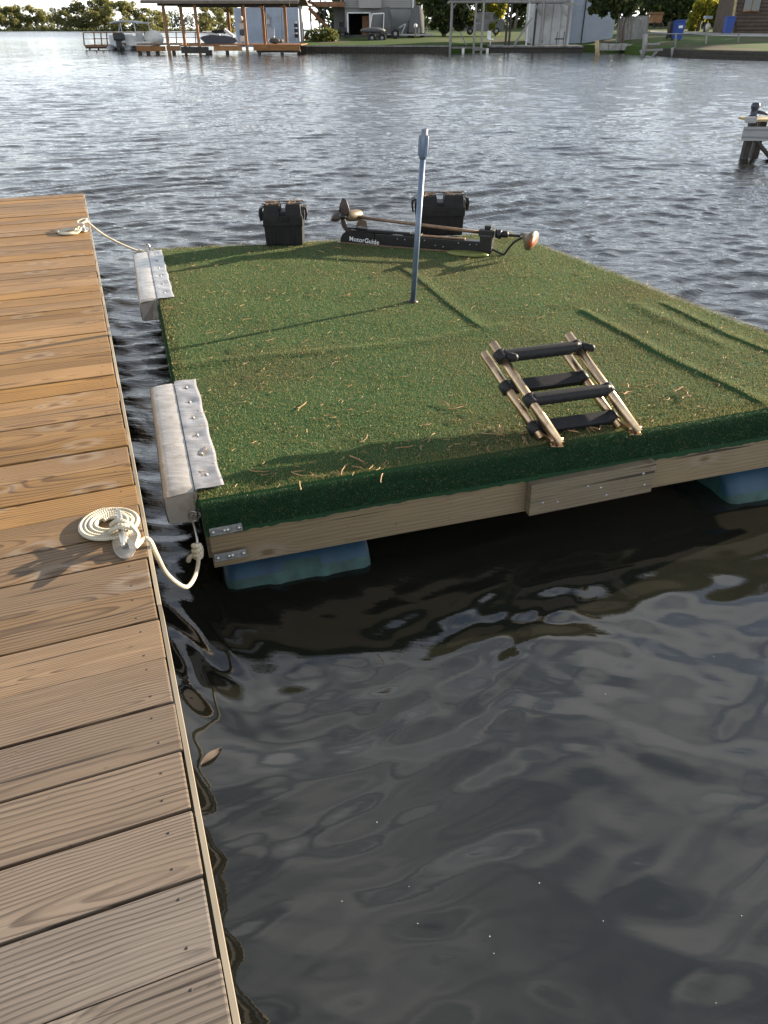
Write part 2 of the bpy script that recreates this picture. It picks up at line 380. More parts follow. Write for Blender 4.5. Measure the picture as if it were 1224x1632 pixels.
def turfmats():
    t = NT('turf_backing'); co = obj_co(t)
    f = t.noise(co, 160.0, 2.0); g = t.noise(co, 1.6, 4.0)
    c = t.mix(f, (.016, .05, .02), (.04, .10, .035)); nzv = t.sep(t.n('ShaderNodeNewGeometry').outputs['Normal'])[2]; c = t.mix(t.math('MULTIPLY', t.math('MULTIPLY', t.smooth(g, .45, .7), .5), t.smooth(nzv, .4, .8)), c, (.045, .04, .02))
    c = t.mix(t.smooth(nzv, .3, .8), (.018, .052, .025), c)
    t.bump(f, .6, .006); base = t.fin(c, .85, 0, .1)
    t = NT('turf_blades'); r = t.sep(t.attr('pr')['Vector']); co = obj_co(t); g = t.noise(co, 1.1, 4.0); g2 = t.noise(co, 9.0, 3.0)
    c = t.mix(r[0], (.092, .122, .048), (.255, .255, .092))
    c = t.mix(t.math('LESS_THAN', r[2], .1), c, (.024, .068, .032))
    c = t.mix(t.math('MULTIPLY', r[2], t.smooth(t.math('ADD', g, t.math('MULTIPLY', g2, .3)), .5, .9)), c, (.235, .20, .09))
    c = t.mix(t.math('GREATER_THAN', r[1], .93), c, (.30, .26, .13))
    t.fin(c, .55, 0, .25)
    tr = t.n('ShaderNodeBsdfTranslucent'); t.put(tr.inputs[0], c); ms = t.n('ShaderNodeMixShader'); ms.inputs[0].default_value = .3
    t.t.links.new(t.b.outputs[0], ms.inputs[1]); t.t.links.new(tr.outputs[0], ms.inputs[2]); t.t.links.new(ms.outputs[0], t.out.inputs[0])
    return base, t.m
M['turf'], M['blade'] = turfmats()
def watermat():
    t = NT('lake_water'); co = obj_co(t); x, y, z = t.sep(co); wt = t.attr('wt')['Fac']
    a = t.noise(t.vec(t.math('MULTIPLY', x, 2.2), t.math('MULTIPLY_ADD', x, .9, t.math('MULTIPLY', y, 8.0))), 1.0, 6.0, .6)
    b = t.noise(t.vec(t.math('MULTIPLY', x, .5), t.math('MULTIPLY', y, .8)), 1.0, 3.0, .55)
    h = t.math('MULTIPLY', t.math('ADD', a, t.math('MULTIPLY', b, .0)), wt)
    t.bump(h, .8, .035)
    f = t.noise(co, .25, 3.0)
    c = t.mix(f, (.011, .0112, .0085), (.016, .016, .012))
    t.fin(c, t.math('MULTIPLY_ADD', t.smooth(y, 50.0, 260.0), .22, .03), 0, 1.0); t.b.inputs['IOR'].default_value = 1.5
    return t.m
M['water'] = watermat()
def groundmat():
    t = NT('lawn_and_dirt'); co = obj_co(t); f = t.noise(co, .22, 5.0); f2 = t.noise(co, 5.0, 4.0)
    g = t.mix(f2, (.03, .055, .014), (.065, .10, .026)); d = t.mix(f2, (.07, .058, .04), (.12, .10, .07))
    return t.fin(t.mix(t.smooth(f, .52, .64), g, d), .95, 0, .1)
M['ground'] = groundmat()

# ------------------------------------------------------------------ raft frame
ex = (onr(1224, 650) - RA).normalized(); ey = (onr(237, 397) - RA).normalized()
def rab(P):                                      # point -> raft coordinates
    q = P - RA; A2 = Matrix(((ex.x, ey.x), (ex.y, ey.y))); return A2.inverted() @ Vector((q.x, q.y))
def RP(a, b, h=0.0): return RA + ex * a + ey * b + Vector((0, 0, h))
c_FL = rab(onr(237, 397)); c_FR = rab(onr(812, 369)); c_R = rab(onr(1224, 528))
_k = (c_R - c_FR); _t = -c_FR.y / _k.y; c_NR = Vector((c_FR.x + _k.x * _t, 0.0))
print('raft corners', c_NR, c_FR, c_FL)

# ------------------------------------------------------------------ water
def water():
    rr = [1.2]
    while rr[-1] < 1500:
        r = rr[-1]; rr.append(r + max(.022, .0024 * r if r < 60 else min(.02 * r, .0024 * 60 + .0005 * (r - 60) if r < 130 else .18 + .02 * (r - 130))))
    rr = np.array(rr)
    th = np.concatenate([np.linspace(-100, -36, 60, endpoint=False), np.linspace(-36, 36, 760), np.linspace(36, 100, 61)[1:]]) * math.pi / 180
    Rr, T = np.meshgrid(rr, th, indexing='ij')
    X = Rr * np.sin(T); Y = Rr * np.cos(T) - 3.0
    qx, qy = X - RA.x, Y - RA.y
    det = ex.x * ey.y - ex.y * ey.x
    a = (qx * ey.y - qy * ey.x) / det; b = (ex.x * qy - ex.y * qx) / det
    m = smoothstep(-.6, 2.6, b + .75 * np.maximum(0, a - 2.6) + .12 * np.sin(a * 2.3))
    calm = .44 + .56 * m
    far = 1.0 / (1 + (Rr / 75) ** 2)
    Z = np.zeros_like(X); STEP = np.gradient(rr)[:, None] * np.ones_like(X)
    g = np.random.default_rng(5)
    wx = X + .35 * np.sin(Y * .9 + .5 * np.sin(X * .7)) + .12 * np.sin(Y * 2.9 + X * 1.3); wy = Y + .3 * np.sin(X * 1.1 + 1.3) + .10 * np.sin(X * 3.7 - Y * 2.1)
    for i in range(72):
        lam = .07 * (.85 / .07) ** g.random()
        ang = R_(-90 + 9) + g.normal() * R_(21 if lam < .4 else 13)
        k = 2 * math.pi / lam; ph = g.random() * 6.28
        amp = .0064 * lam * (.8 + .5 * g.random()) * (1.3 if lam < .3 else 1.0 if lam < .7 else .7)
        mm = calm * (.42 + .58 * m) if lam > .42 else calm if lam > .11 else calm * (.25 + .75 * m)
        arg = k * (math.cos(ang) * wx + math.sin(ang) * wy) + ph
        grp = .6 + .4 * np.sin(.31 * k * (math.cos(ang + 1.1) * X + math.sin(ang + 1.1) * Y) * .35 + ph * 3)
        fade = np.clip(lam / (3.2 * STEP) - .8, 0, 1)
        Z += amp * mm * grp * fade * (np.sin(arg) + .22 * np.cos(2 * arg))
    Z *= np.clip(far, .35, 1) * (.88 + .22 * np.sin(.10 * Y + .045 * X + 1.6 * np.sin(.06 * X)) + .12 * np.sin(.21 * Y - .12 * X))
    nr, nt = X.shape
    co = np.stack([X, Y, Z], -1).reshape(-1, 3).astype(np.float32)
    i, j = np.meshgrid(np.arange(nr - 1), np.arange(nt - 1), indexing='ij')
    q = np.stack([i * nt + j, i * nt + j + 1, (i + 1) * nt + j + 1, (i + 1) * nt + j], -1).reshape(-1, 4)[:, ::-1]
    me = bpy.data.meshes.new('water'); me.vertices.add(len(co)); me.vertices.foreach_set('co', co.ravel())
    me.loops.add(q.size); me.loops.foreach_set('vertex_index', q.ravel().astype(np.int32))
    me.polygons.add(len(q)); me.polygons.foreach_set('loop_start', np.arange(0, q.size, 4, dtype=np.int32))
    me.polygons.foreach_set('use_smooth', np.ones(len(q), dtype=bool)); me.materials.append(M['water'])
    at = me.attributes.new('wt', 'FLOAT', 'POINT'); at.data.foreach_set('value', ((.02 + .98 * m) * np.clip(far * 1.15, .22, 1)).astype(np.float32).ravel())
    me.update(calc_edges=True); me.validate()
    o = bpy.data.objects.new('water', me); COL.objects.link(o); tag(o, kind='structure')
    print('water verts', len(co))
water()

# ------------------------------------------------------------------ dock
d0, d1 = onz(368, 1632, DOCK_Z), onz(132, 308, DOCK_Z)
DE = (d1 - d0).normalized(); DN = Vector((DE.y, -DE.x, 0))       # along the edge, and outward to the right
DM = Matrix((-DN, DE, Vector((0, 0, 1)))).transposed()           # plank axes: x into the dock, y along the edge
def DP(s, o, h=0.0): return d0 + DE * s + DN * o + Vector((0, 0, h))
LD = (d1 - d0).length
dock = thing('wooden_dock', DP(3, -1, -.58), 'weathered brown plank dock with a pale lath along its edge, ropes cleated to it', 'dock')
mb = MB(); s = LD; pitch = .149; k = 0
edges = [(338,1528),(315,1397),(301,1289.5),(280.5,1197),(268,1120),(258,1049),(247,987),(240,935.5),(233,888),(227,846),(221,804),(213,772),(208,739.5),(203.6,710),(199,683),(194.5,658),(190,638),(187.6,616)]
seams = [(onz(u, v, DOCK_Z) - d0).dot(DE) for u, v in edges]
cuts = [LD]
s = LD
n = round((LD - seams[-1]) / pitch); cuts = [seams[-1] + (LD - seams[-1]) * i / n + (random.uniform(-.004, .004) if 0 < i < n else 0) for i in range(n + 1)][::-1][:-1] + seams[::-1]
while cuts[-1] > -1.6: cuts.append(cuts[-1] - pitch)
for hi, lo in zip(cuts, cuts[1:]):
    gap = random.choice([.003, .004, .005, .007]) if random.random() < .85 else .010
    mid = (hi + lo) / 2; wdt = (hi - lo) - gap
    L = 2.9; off = random.uniform(-.004, .003); dz = random.uniform(-.0025, .002)
    wt = np.clip(1.0 - mid / 2.0 * .95, .06, .95) + random.uniform(-.04, .04)
    tilt = Matrix.Rotation(random.uniform(-.008, .008), 3, 'X') @ Matrix.Rotation(random.uniform(-.003, .003), 3, 'Z')
    mb.box(DP(mid, off - L / 2, -.019 + dz), (L, wdt, .038), DM @ tilt, 0, .004, float(np.clip(wt, 0, .95)))
    for q in (.026 + random.uniform(-.006, .012), wdt - .03 + random.uniform(-.012, .006)):                                   # screw heads at the plank end
        c = DP(lo + gap / 2 + q, off - .045 - random.uniform(0, .012), dz + .0006)
        mb.lathe([(.0027, -.004), (.0027, 0), (.002, .0003), (.0, .0001)], c, (0, 0, 1), 10, 1)
decking = mb.build('decking', [M['deck'], M['rustscrew']], dock)
mb = MB()
segs = [(-1.6, 1.06), (1.062, 3.4), (3.402, LD - .01)]
for a, b in segs:
    o = .007 + random.uniform(0, .002)
    mb.beam(DP(a, o, -.026 + random.uniform(-.003, .003)), DP(b, o + .001, -.026), .010, .044, wt=.5)
mb.build('edge_lath', M['lath'], dock)
mb = MB()
for o in (-.035, -.7, -1.4, -2.1, -2.8): mb.beam(DP(-1.6, o, -.04 - .095), DP(LD - .02, o, -.04 - .095), .04, .185)
mb.build('joist', M['darkwood'], dock)
for sa in (1.6, 4.4, 7.0):
    for o in (-.13, -2.6): MB().cyl(DP(sa, o, -1.6), DP(sa, o, -.04), .075, n=14).build('pile', M['darkwood'], dock)

# ------------------------------------------------------------------ raft
def corner(s, t):                                 # bilinear over the raft outline
    A, B, C_, D = Vector((0, 0)), c_NR, c_FR, c_FL
    return (A * (1 - s) + B * s) * (1 - t) + (D * (1 - s) + C_ * s) * t
raft = thing('swim_raft', RP(1.5, 1.8, -RZ), 'floating square raft covered in green artificial turf, on blue drums', 'raft')
seam_lines = [([rab(onr(*p)) for p in ((640, 430), (668, 447), (708, 482), (762, 522))], .011, 1),
              ([rab(onr(*p)) for p in ((928, 498), (985, 528), (1060, 570), (1140, 607), (1205, 640))], .013, 1),
              ([rab(onr(*p)) for p in ((1058, 487), (1110, 512), (1165, 538), (1224, 562))], .010, 1),
              ([rab(onr(*p)) for p in ((1015, 487), (1040, 500), (1090, 522), (1150, 550))], .008, 0),
              ([rab(onr(*p)) for p in ((255, 585), (380, 572), (520, 560), (680, 545), (800, 520))], .009, 0)]
def seg_d(a, b, pts):
    best = np.full(a.shape, 9.0); sd = np.zeros(a.shape)
    for p, q in zip(pts, pts[1:]):
        dx, dy = q.x - p.x, q.y - p.y; L = math.hypot(dx, dy)
        t = np.clip(((a - p.x) * dx + (b - p.y) * dy) / L ** 2, 0, 1)
        ox, oy = a - p.x - t * dx, b - p.y - t * dy; d = np.hypot(ox, oy); s_ = np.sign(dx * oy - dy * ox)
        u = d < best; best = np.where(u, d, best); sd = np.where(u, d * s_, sd)
    return best, sd
def turf_h(a, b):
    h = .004 * np.sin(a * 2.1 + .7 * np.sin(b * 1.7)) * np.sin(b * 1.9 + 1) + .0025 * np.sin(a * 7 + b * 3) * np.sin(b * 6 - a)
    for pts, hh, sharp in seam_lines:
        d, sd = seg_d(a, b, pts)
        if sharp: h = h + .85 * hh * np.where(sd > 0, np.exp(-(sd / .055) ** 2), -.7 * np.exp(-(sd / .016) ** 2))
        else: h = h + hh * np.exp(-(d / .045) ** 2)
    return h
NA, NB = 170, 200
ss, tt = np.meshgrid(np.linspace(0, 1, NA), np.linspace(0, 1, NB), indexing='xy')
pa = (c_NR.x * ss) * (1 - tt) + (c_FL.x * (1 - ss) + c_FR.x * ss) * tt
pb = (c_NR.y * ss) * (1 - tt) + (c_FL.y * (1 - ss) + c_FR.y * ss) * tt
hh = turf_h(pa, pb)
edge = np.minimum(np.minimum(pa, (1 - ss) * 3.2), np.minimum(pb, (1 - tt) * 4.0))
hh -= .022 * np.exp(-edge / .018)
mb = MB()
vs = [RP(pa[j, i], pb[j, i], hh[j, i]) for j in range(NB) for i in range(NA)]
fs = [(j * NA + i, j * NA + i + 1, (j + 1) * NA + i + 1, (j + 1) * NA + i) for j in range(NB - 1) for i in range(NA - 1)]
mb.add(vs, fs, 0, sm=True)
def skirt(idx, out, drop):                        # the turf folded down over the edge
    ring = [vs[i] for i in idx]; n = len(ring); V = []
    prof = [(0, 0), (.010, -.012), (.014, -.035), (.012, -.08), (.013, -drop)]
    for k, (o, d) in enumerate(prof):
        for q, p in enumerate(ring):
            wob = .0012 * math.sin(q * .37) + .0008 * math.sin(q * 1.13)
            V.append(p + out * (o + (wob if k > 1 else 0)) + Vector((0, 0, d + (random.uniform(-.004, .004) if k == 4 else 0))))
    F = [(k * n + i, k * n + i + 1, (k + 1) * n + i + 1, (k + 1) * n + i) for k in range(len(prof) - 1) for i in range(n - 1)]
    mb.add(V, F, 0, sm=True)
nrm_near = Vector((ex.y, -ex.x, 0)).normalized(); nrm_left = Vector((-ey.y, ey.x, 0)).normalized()
SK = .135
skirt(range(NA), nrm_near, SK); skirt([j * NA for j in range(NB)], nrm_left, SK)
skirt([(NB - 1) * NA + i for i in range(NA)], -nrm_near, SK); skirt([j * NA + NA - 1 for j in range(NB)], -nrm_left, SK)
carpet = mb.build('turf_carpet', M['turf'], raft)
def blades():
    N = 420000
    s_, t_ = rng.random(N), rng.random(N)
    t_ = t_ ** 1.25                               # same tufts everywhere, a few more rows along the near side
    a = (c_NR.x * s_) * (1 - t_) + (c_FL.x * (1 - s_) + c_FR.x * s_) * t_
    b = (c_NR.y * s_) * (1 - t_) + (c_FL.y * (1 - s_) + c_FR.y * s_) * t_
    h = turf_h(a, b)
    O = np.array(RA); EX, EY = np.array(ex), np.array(ey)
    base = O + a[:, None] * EX + b[:, None] * EY; base[:, 2] += h - .001
    # tufts on the folded-down near and left skirts
    n2 = 80000; a2 = rng.random(n2) * c_NR.x; d2 = rng.random(n2) * SK
    b2 = O + a2[:, None] * EX + np.array(nrm_near) * .0145; b2[:, 2] -= d2
    n3 = 16000; l3 = rng.random(n3) * c_FL.y; d3 = rng.random(n3) * SK
    b3 = O + l3[:, None] * EY + np.array(nrm_left) * .0145; b3[:, 2] -= d3
    up = np.vstack([np.tile([0, 0, 1.0], (N, 1)), np.tile(np.array(nrm_near) + [0, 0, -.2], (n2, 1)), np.tile(np.array(nrm_left) + [0, 0, -.2], (n3, 1))])
    base = np.vstack([base, b2, b3]); n = len(base)
    ln = .0045 + .0035 * rng.random(n); ln[N:] *= .7
    tip = base + (up + rng.normal(0, .38, (n, 3))) * ln[:, None]
    sd = rng.normal(0, 1, (n, 3)); sd /= np.linalg.norm(sd, axis=1)[:, None]; wd = .0010 + .0010 * rng.random(n)
    V = np.stack([base + sd * wd[:, None], base - sd * wd[:, None], tip], 1).reshape(-1, 3) - np.array(ORG[raft.name])
    me = bpy.data.meshes.new('turf_pile'); me.vertices.add(3 * n); me.vertices.foreach_set('co', V.astype(np.float32).ravel())
    me.loops.add(3 * n); me.loops.foreach_set('vertex_index', np.arange(3 * n, dtype=np.int32))
    me.polygons.add(n); me.polygons.foreach_set('loop_start', np.arange(0, 3 * n, 3, dtype=np.int32))
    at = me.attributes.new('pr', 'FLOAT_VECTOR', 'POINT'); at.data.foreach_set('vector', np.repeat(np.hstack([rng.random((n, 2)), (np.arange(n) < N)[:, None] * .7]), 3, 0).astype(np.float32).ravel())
    me.materials.append(M['blade']); me.update(calc_edges=True)
    o = bpy.data.objects.new('turf_pile', me); COL.objects.link(o); o.parent = carpet; tag(o, kind='stuff')
blades()
# frame
zb = -.155
mb = MB()
def rbeam(a0, b0, a1, b1, z0, z1, th, name, mat, wt=.5):
    p0, p1 = RP(a0, b0, (z0 + z1) / 2), RP(a1, b1, (z0 + z1) / 2)
    return MB().beam(p0, p1, th, z0 - z1, bev=.004, wt=wt).build(name, mat, raft)
rbeam(.012, .02, c_NR.x - .01, .02, -.11, -.315, .04, 'beam', M['beam'], .55)
rbeam(.02, .05, c_FL.x + .02, c_FL.y - .05, -.11, -.30, .04, 'beam', M['beam'], .6)
rbeam(c_NR.x - .03, .05, c_FR.x - .03, c_FR.y - .05, -.11, -.30, .04, 'beam', M['beam'], .6)
rbeam(c_FL.x + .02, c_FL.y - .03, c_FR.x - .03, c_FR.y - .03, -.11, -.30, .04, 'beam', M['beam'], .6)
_m = MB()
q = [corner(0.01, .01), corner(.99, .01), corner(.99, .985), corner(.01, .985)]
_m.prism([(p.x, p.y) for p in q], RP(0, 0, -.05), ex, ey, Vector((0, 0, -.055))); _m.build('subfloor', M['darkwood'], raft)
# extra board nailed to the near beam
fnv = nrm_near
def onface(u, v, o=0.0):
    d = ray(u, v); P0 = RA + fnv * o; return E0 + d * ((P0 - E0).dot(fnv) / d.dot(fnv))
f0, f1 = onface(842, 795, .03), onface(1038, 757, .03)
bb = MB().beam(f0, f1, .04, .15, bev=.004, wt=.55).build('nailed_board', M['beam'], raft); bb['label'] = 'short weathered board nailed to the near beam'
mb = MB()
for k in range(7):
    p = f0.lerp(f1, (.1, .22, .45, .56, .62, .9, .93)[k]) + fnv * .021 + Vector((0, 0, (-.02, -.03, .02, .0, -.045, .03, -.03)[k]))
    MB().lathe([(.006, -.004), (.006, 0), (.0, .001)], p, fnv, 10).build('nail', M['galv'], bb, ORG[raft.name])
for (u0, v0, u1, v1) in ((334, 849, 386, 839), (342, 890, 393, 880)):
    p0, p1 = onface(u0, v0, .017), onface(u1, v1, .017)
    o = MB().beam(p0, p1, .005, .034, bev=.002).build('strap_plate', M['galv'], raft)
    for t in (.1, .45, .55, .9): MB().lathe([(.007, -.003), (.007, .004), (.003, .005), (0, .005)], p0.lerp(p1, t) + fnv * .003, fnv, 10).build('bolt', M['chrome'], o, ORG[raft.name])
# floats under the beams: blue barrels lying along the near edge
def drum(a0, a1, b, r=.29):
    c0, c1 = RP(a0, b, 0), RP(a1, b, 0); zc = -.315 - r - .002
    c0.z = RP(a0, b, zc).z; c1.z = RP(a1, b, zc).z; L = (c1 - c0).length
    m_ = MB(); prof = [(.0, 0), (r * .84, 0), (r * .95, .008), (r, .04)]
    for k in range(1, 24):
        z = .04 + (L - .08) * k / 24; prof.append((r + (.006 if k in (7, 8, 16, 17) else 0), z))
    prof += [(r, L - .04), (r * .95, L - .008), (r * .84, L), (0, L)]
    m_.lathe(prof, c0, (c1 - c0), 48)
    o = m_.build('float_drum', [M['bluedrum'], M['algae']], raft)
    org = ORG[raft.name]
    for p in o.data.polygons:
        if p.center.z + org.z < .045 + .012 * math.sin(p.center.x * 9): p.material_index = 1
a_l = rab(onface(362, 882)).x; a_r = rab(onface(598, 870)).x
drum(a_l - .01, a_r + .01, .272); drum(rab(onface(1150, 750)).x + .13, rab(onface(1150, 750)).x + .92, .272)
for b in (1.9, 3.5): drum(.15, 1.0, b); drum(2.0, 2.9, b)

# ------------------------------------------------------------------ dock bumpers on the raft
def bumper(uv_in0, uv_in1, label, tall=.132, wid=.11, flap=.095):
    b0, b1 = rab(onr(*uv_in0)).y, rab(onr(*uv_in1)).y
    if b0 > b1: b0, b1 = b1, b0
    th = thing('dock_bumper', RP(-.05, (b0 + b1) / 2, -.02), label, 'dock bumper', 'vinyl bumpers on the raft edge')
    n = 56
    # padded body: rounded box with creases
    prof = [(.004, .002), (-.02, .008), (-.05, .010), (-.09, .008), (-.016 - wid + .008, .002), (-.016 - wid, -.010), (-.016 - wid - .003, -.06), (-.016 - wid, -tall + .01), (-.016 - wid + .01, -tall), (-.06, -tall), (-.018, -tall)]
    m_ = MB(); V = []
    for i in range(n + 1):
        t = i / n; b = b0 + (b1 - b0) * t
        e = min(t, 1 - t) * (b1 - b0)
        sh = 1 - .10 * math.exp(-e / .006)
        for k, (a, z) in enumerate(prof):
            cr = .0008 * math.sin(t * 37 + 2 * math.sin(t * 17)) * math.sin(k * 1.3 + t * 9) + .0004 * math.sin(t * 90 + k)
            V.append(RP((a + .07) * sh - .07, b + .004 * math.sin(k * 1.7), (z + .07) * sh - .07 + cr))
    m = len(prof)
    F = [(i * m + k, i * m + k + 1, (i + 1) * m + k + 1, (i + 1) * m + k) for i in range(n) for k in range(m - 1)] + [(i * m + m - 1, i * m, (i + 1) * m, (i + 1) * m + m - 1) for i in range(n)]
    m_.add(V, F, 0, sm=True); m_.add(V[:m], [tuple(range(m))]); m_.add(V[-m:], [tuple(range(m))])
    body = m_.build('padded_body', M['vinyl'], th)
    m_ = MB(); V = []; K = 9; bolts = [b0 + (b1 - b0) * (q + .6) / 6.1 for q in range(6)]
    for lay in (0, -.004):
        for i in range(n + 1):
            b = b0 + (b1 - b0) * i / n
            for k in range(K):
                a = -.008 + (flap + .008) * k / (K - 1)
                z = .012 + .003 * math.sin((b - b0) * 17) * (k / K) ** 2 + .0008 * math.sin((b - b0) * 47 + k)
                for q in bolts:
                    dd = math.hypot(b - q, a - flap * .45); z -= .008 * math.exp(-(dd / .024) ** 2)
                if k == 0: z = .010
                V.append(RP(a + .003 * math.sin(b * 23) * k / K, b, z + lay))
    W = (n + 1) * K
    F = [(i * K + k, i * K + k + 1, (i + 1) * K + k + 1, (i + 1) * K + k) for i in range(n) for k in range(K - 1)]
    m_.add(V, F + [tuple(W + q for q in reversed(f)) for f in F] +
           [(i * K + K - 1, W + i * K + K - 1, W + (i + 1) * K + K - 1, (i + 1) * K + K - 1) for i in range(n)], 0, sm=True)
    fl = m_.build('flap', M['vinylgrey'], th)
    for q in bolts:
        c = RP(flap * .45, q, .009)
        o = MB().lathe([(.0075, -.004), (.0075, .001), (.005, .0014), (.005, .003), (.003, .004), (0, .004)], c, (0, 0, 1), 14).build('washer_screw', M['galv'], fl, ORG[th.name])
bumper((338, 780), (296, 609), 'larger near silvery vinyl bumper on the raft edge, beside the coiled rope')
bumper((257, 478), (241, 402), 'smaller far silvery vinyl bumper at the raft corner where the taut rope is tied')

# ------------------------------------------------------------------ pole
pb0 = onr(658, 481); pt = atY(677, 205, pb0.y)
pole = thing('steel_pole', pb0, 'upright blue-grey steel pole with slotted head, leaning slightly, in the raft middle', 'pole')
ax = (pt - pb0).normalized(); Lp = (pt - pb0).length
MB().tube([pb0 - ax * .05, pb0 + ax * (Lp - .12)], .0165, 18).build('tube', M['polesteel'], pole)
m_ = MB(); m_.lathe([(.0175, 0), (.022, .012), (.027, .03), (.0275, .11), (.025, .12), (.018, .122), (.018, .150), (.0145, .152), (.0145, .06)], pb0 + ax * (Lp - .152), ax, 20)
for k in range(4):
    a_ = k * math.pi / 2 + .5; dv = Vector((math.cos(a_), math.sin(a_), 0))
    m_.beam(pb0 + ax * (Lp - .135) + dv * .027, pb0 + ax * (Lp - .03) + dv * .028, .016, .006, up=dv)
m_.build('socket_head', M['polesteel'], pole)
MB().lathe([(.034, 0), (.034, .006), (.022, .009), (.02, .016), (.0165, .016)], pb0, ax, 20).build('base_collar', M['blacksteel'], pole)

# ------------------------------------------------------------------ battery boxes
def battery_box(uv0, uv1, wid, dep, hb, hl, label):
    p0, p1 = onr(*uv0, .004), onr(*uv1, .004)
    dx = (p1 - p0).normalized(); dy = Vector((-dx.y, dx.x, 0)).normalized(); c = (p0 + p1) / 2 + dy * dep / 2
    Mx = Matrix((dx, dy, Vector((0, 0, 1)))).transposed()
    th = thing('battery_box', c, label, 'battery box', 'black battery boxes on the far edge of the raft')
    L = lambda x, y, z: c + Mx @ Vector((x, y, z))
    m_ = MB(); m_.box(L(0, 0, hb / 2), (wid, dep, hb), Mx, 0, .012, taper=1.04)
    for s_ in (-1, 1): m_.box(L(s_ * wid * .25, -dep / 2 - .003, hb * .45), (.02, .012, hb * .7), Mx, 0, .003)
    m_.build('body', M['dustblack'], th)
    m_ = MB(); W = wid * 1.07; D = dep * 1.12
    m_.box(L(0, 0, hb + .018), (W, D, .075), Mx, 0, .008)
    for s_ in (-1, 1):
        m_.box(L(s_ * W * .27, 0, hb + hl * .58), (W * .43, D * .97, hl * .82), Mx, 0, .014, taper=.86)
        m_.box(L(s_ * W * .46, 0, hb + hl * .35), (W * .10, D * .7, hl * .55), Mx, 0, .008)
    m_.box(L(0, 0, hb + hl * .36), (W * .3, D * .8, hl * .5), Mx, 0, .01)
    m_.box(L(.01, -D * .47, hb + hl * .30), (W * .24, .03, hl * .30), Mx, 0, .006)
    lid = m_.build('lid', M['dustblack'], th)
    for s_ in (-1, 1):
        m_ = MB(); pts = [(0, 0), (.028, -.008), (.036, -.05), (.026, -.10), (.012, -.10), (.020, -.05), (.014, -.018), (0, -.012)]
        m_.prism(pts, L(s_ * W * .5, -D * .25, hb + hl * .82), Mx @ Vector((s_, 0, 0)), (0, 0, 1), Mx @ Vector((0, D * .5, 0)))
        m_.build('clip_handle', M['dustblack'], th)
    m_ = MB()
    for k in range(2):
        y = (-.25, .2)[k] * D
        m_.beam(L(-W * .5, y, hb + hl + .001), L(W * .5, y, hb + hl + .001), .03, .004)
    for k in range(60):
        s_ = random.choice((-1, 1)); x = s_ * W * random.uniform(.13, .43); y = random.uniform(-.42, .42) * D
        a_ = random.random() * 6.28; ln = random.uniform(.01, .05)
        q = L(x, y, hb + hl + .001); m_.beam(q, q + Vector((math.cos(a_) * ln, math.sin(a_) * ln, random.uniform(0, .006))), .003, .002, mi=1)
    o = m_.build('pine_litter', [M['rubber'], M['twig']], lid, ORG[th.name]); tag(o, kind='stuff')
battery_box((425, 392.5), (482, 391), .29, .19, .165, .14, 'black battery box standing alone at the far edge, left of the trolling motor')
battery_box((662, 377), (739, 375), .37, .2, .165, .14, 'wider black battery box half hidden behind the trolling motor')

# ------------------------------------------------------------------ trolling motor
t0, t1 = onr(545, 385), onr(778, 404)
tx = (t1 - t0); TL_ = tx.length; tx.normalize(); ty = Vector((-tx.y, tx.x, 0)).normalized(); tz = Vector((0, 0, 1))
KX = TL_ / 233.0
def T(u, up_px, y=0.0):                            # photo column, pixels above the mount's foot line, depth
    return t0 + tx * ((u - 545) * KX) + tz * (up_px * .0052) + ty * y
mot = thing('trolling_motor', T(660, 0), 'black bow-mount trolling motor lying folded on its bracket, three-bladed propeller raised', 'trolling motor')
TM = Matrix((tx, ty, tz)).transposed()
m_ = MB()
m_.prism([(0, 0), (.006, .03), (.025, .062), (.06, .088), (.10, .098), (.27, .086), (.30, .084), (.30, 0)], T(545, 1, -.035), tx, tz, ty * .07)
m_.box(T(690, 9), ((690 - 603) * 2 * KX, .066, .082), TM, 0, .006)
m_.box(T(625, 20, -.02), (70 * KX, .02, .022), TM, 0, .004)
m_.box(T(590, 18.5, .02), (75 * KX, .02, .03), TM, 0, .004)
m_.box(T(662, 18.5), (28 * KX, .05, .02), TM, 0, .004)
bed = m_.build('mount_bed', M['blacksteel'], mot)
m_ = MB(); m_.box(T(660, .8, -.006), (238 * KX, .10, .008), TM, 0, .002); m_.build('base_plate', M['bronze'], mot)
m_ = MB(); m_.box(T(706, 18.2, -.005), (74 * KX, .035, .008), TM, 0, .001); m_.build('top_rail', M['bronze'], mot)
for u, z in ((640, 12), (652, 12), (683, 13), (700, 7), (712, 6), (735, 13), (752, 12), (762, 13)): MB().lathe([(.005, 0), (.005, .003), (0, .004)], T(u, z, -.0345), -ty, 10).build('bolt', M['galv'], bed, ORG[mot.name])
MB().tube([T(566, 37, .02), T(768, 27, .02)], .0125, 14).build('shaft', M['bronze'], mot)
m_ = MB(); m_.lathe([(.0, -.075), (.02, -.07), (.036, -.045), (.043, 0), (.043, .06), (.036, .09), (.02, .11), (0, .115)], T(563, 39, .0), (tx * .35 + ty * 1.0 - tz * .1), 22); m_.build('motor_pod', M['tan'], mot)
pd = -(tx * .35 + ty * 1.0 - tz * .1).normalized()
hub = T(563, 39, 0) + pd * .10 - tx * .0
m_ = MB(); m_.lathe([(.024, -.03), (.026, 0), (.02, .02), (.008, .028), (0, .028)], hub, pd, 18)
px_ = tx - pd * tx.dot(pd); px_.normalize(); pz_ = px_.cross(pd); pz_ = -pz_ if pz_.z < 0 else pz_
prop = m_.build('propeller', M['blacksteel'], mot)
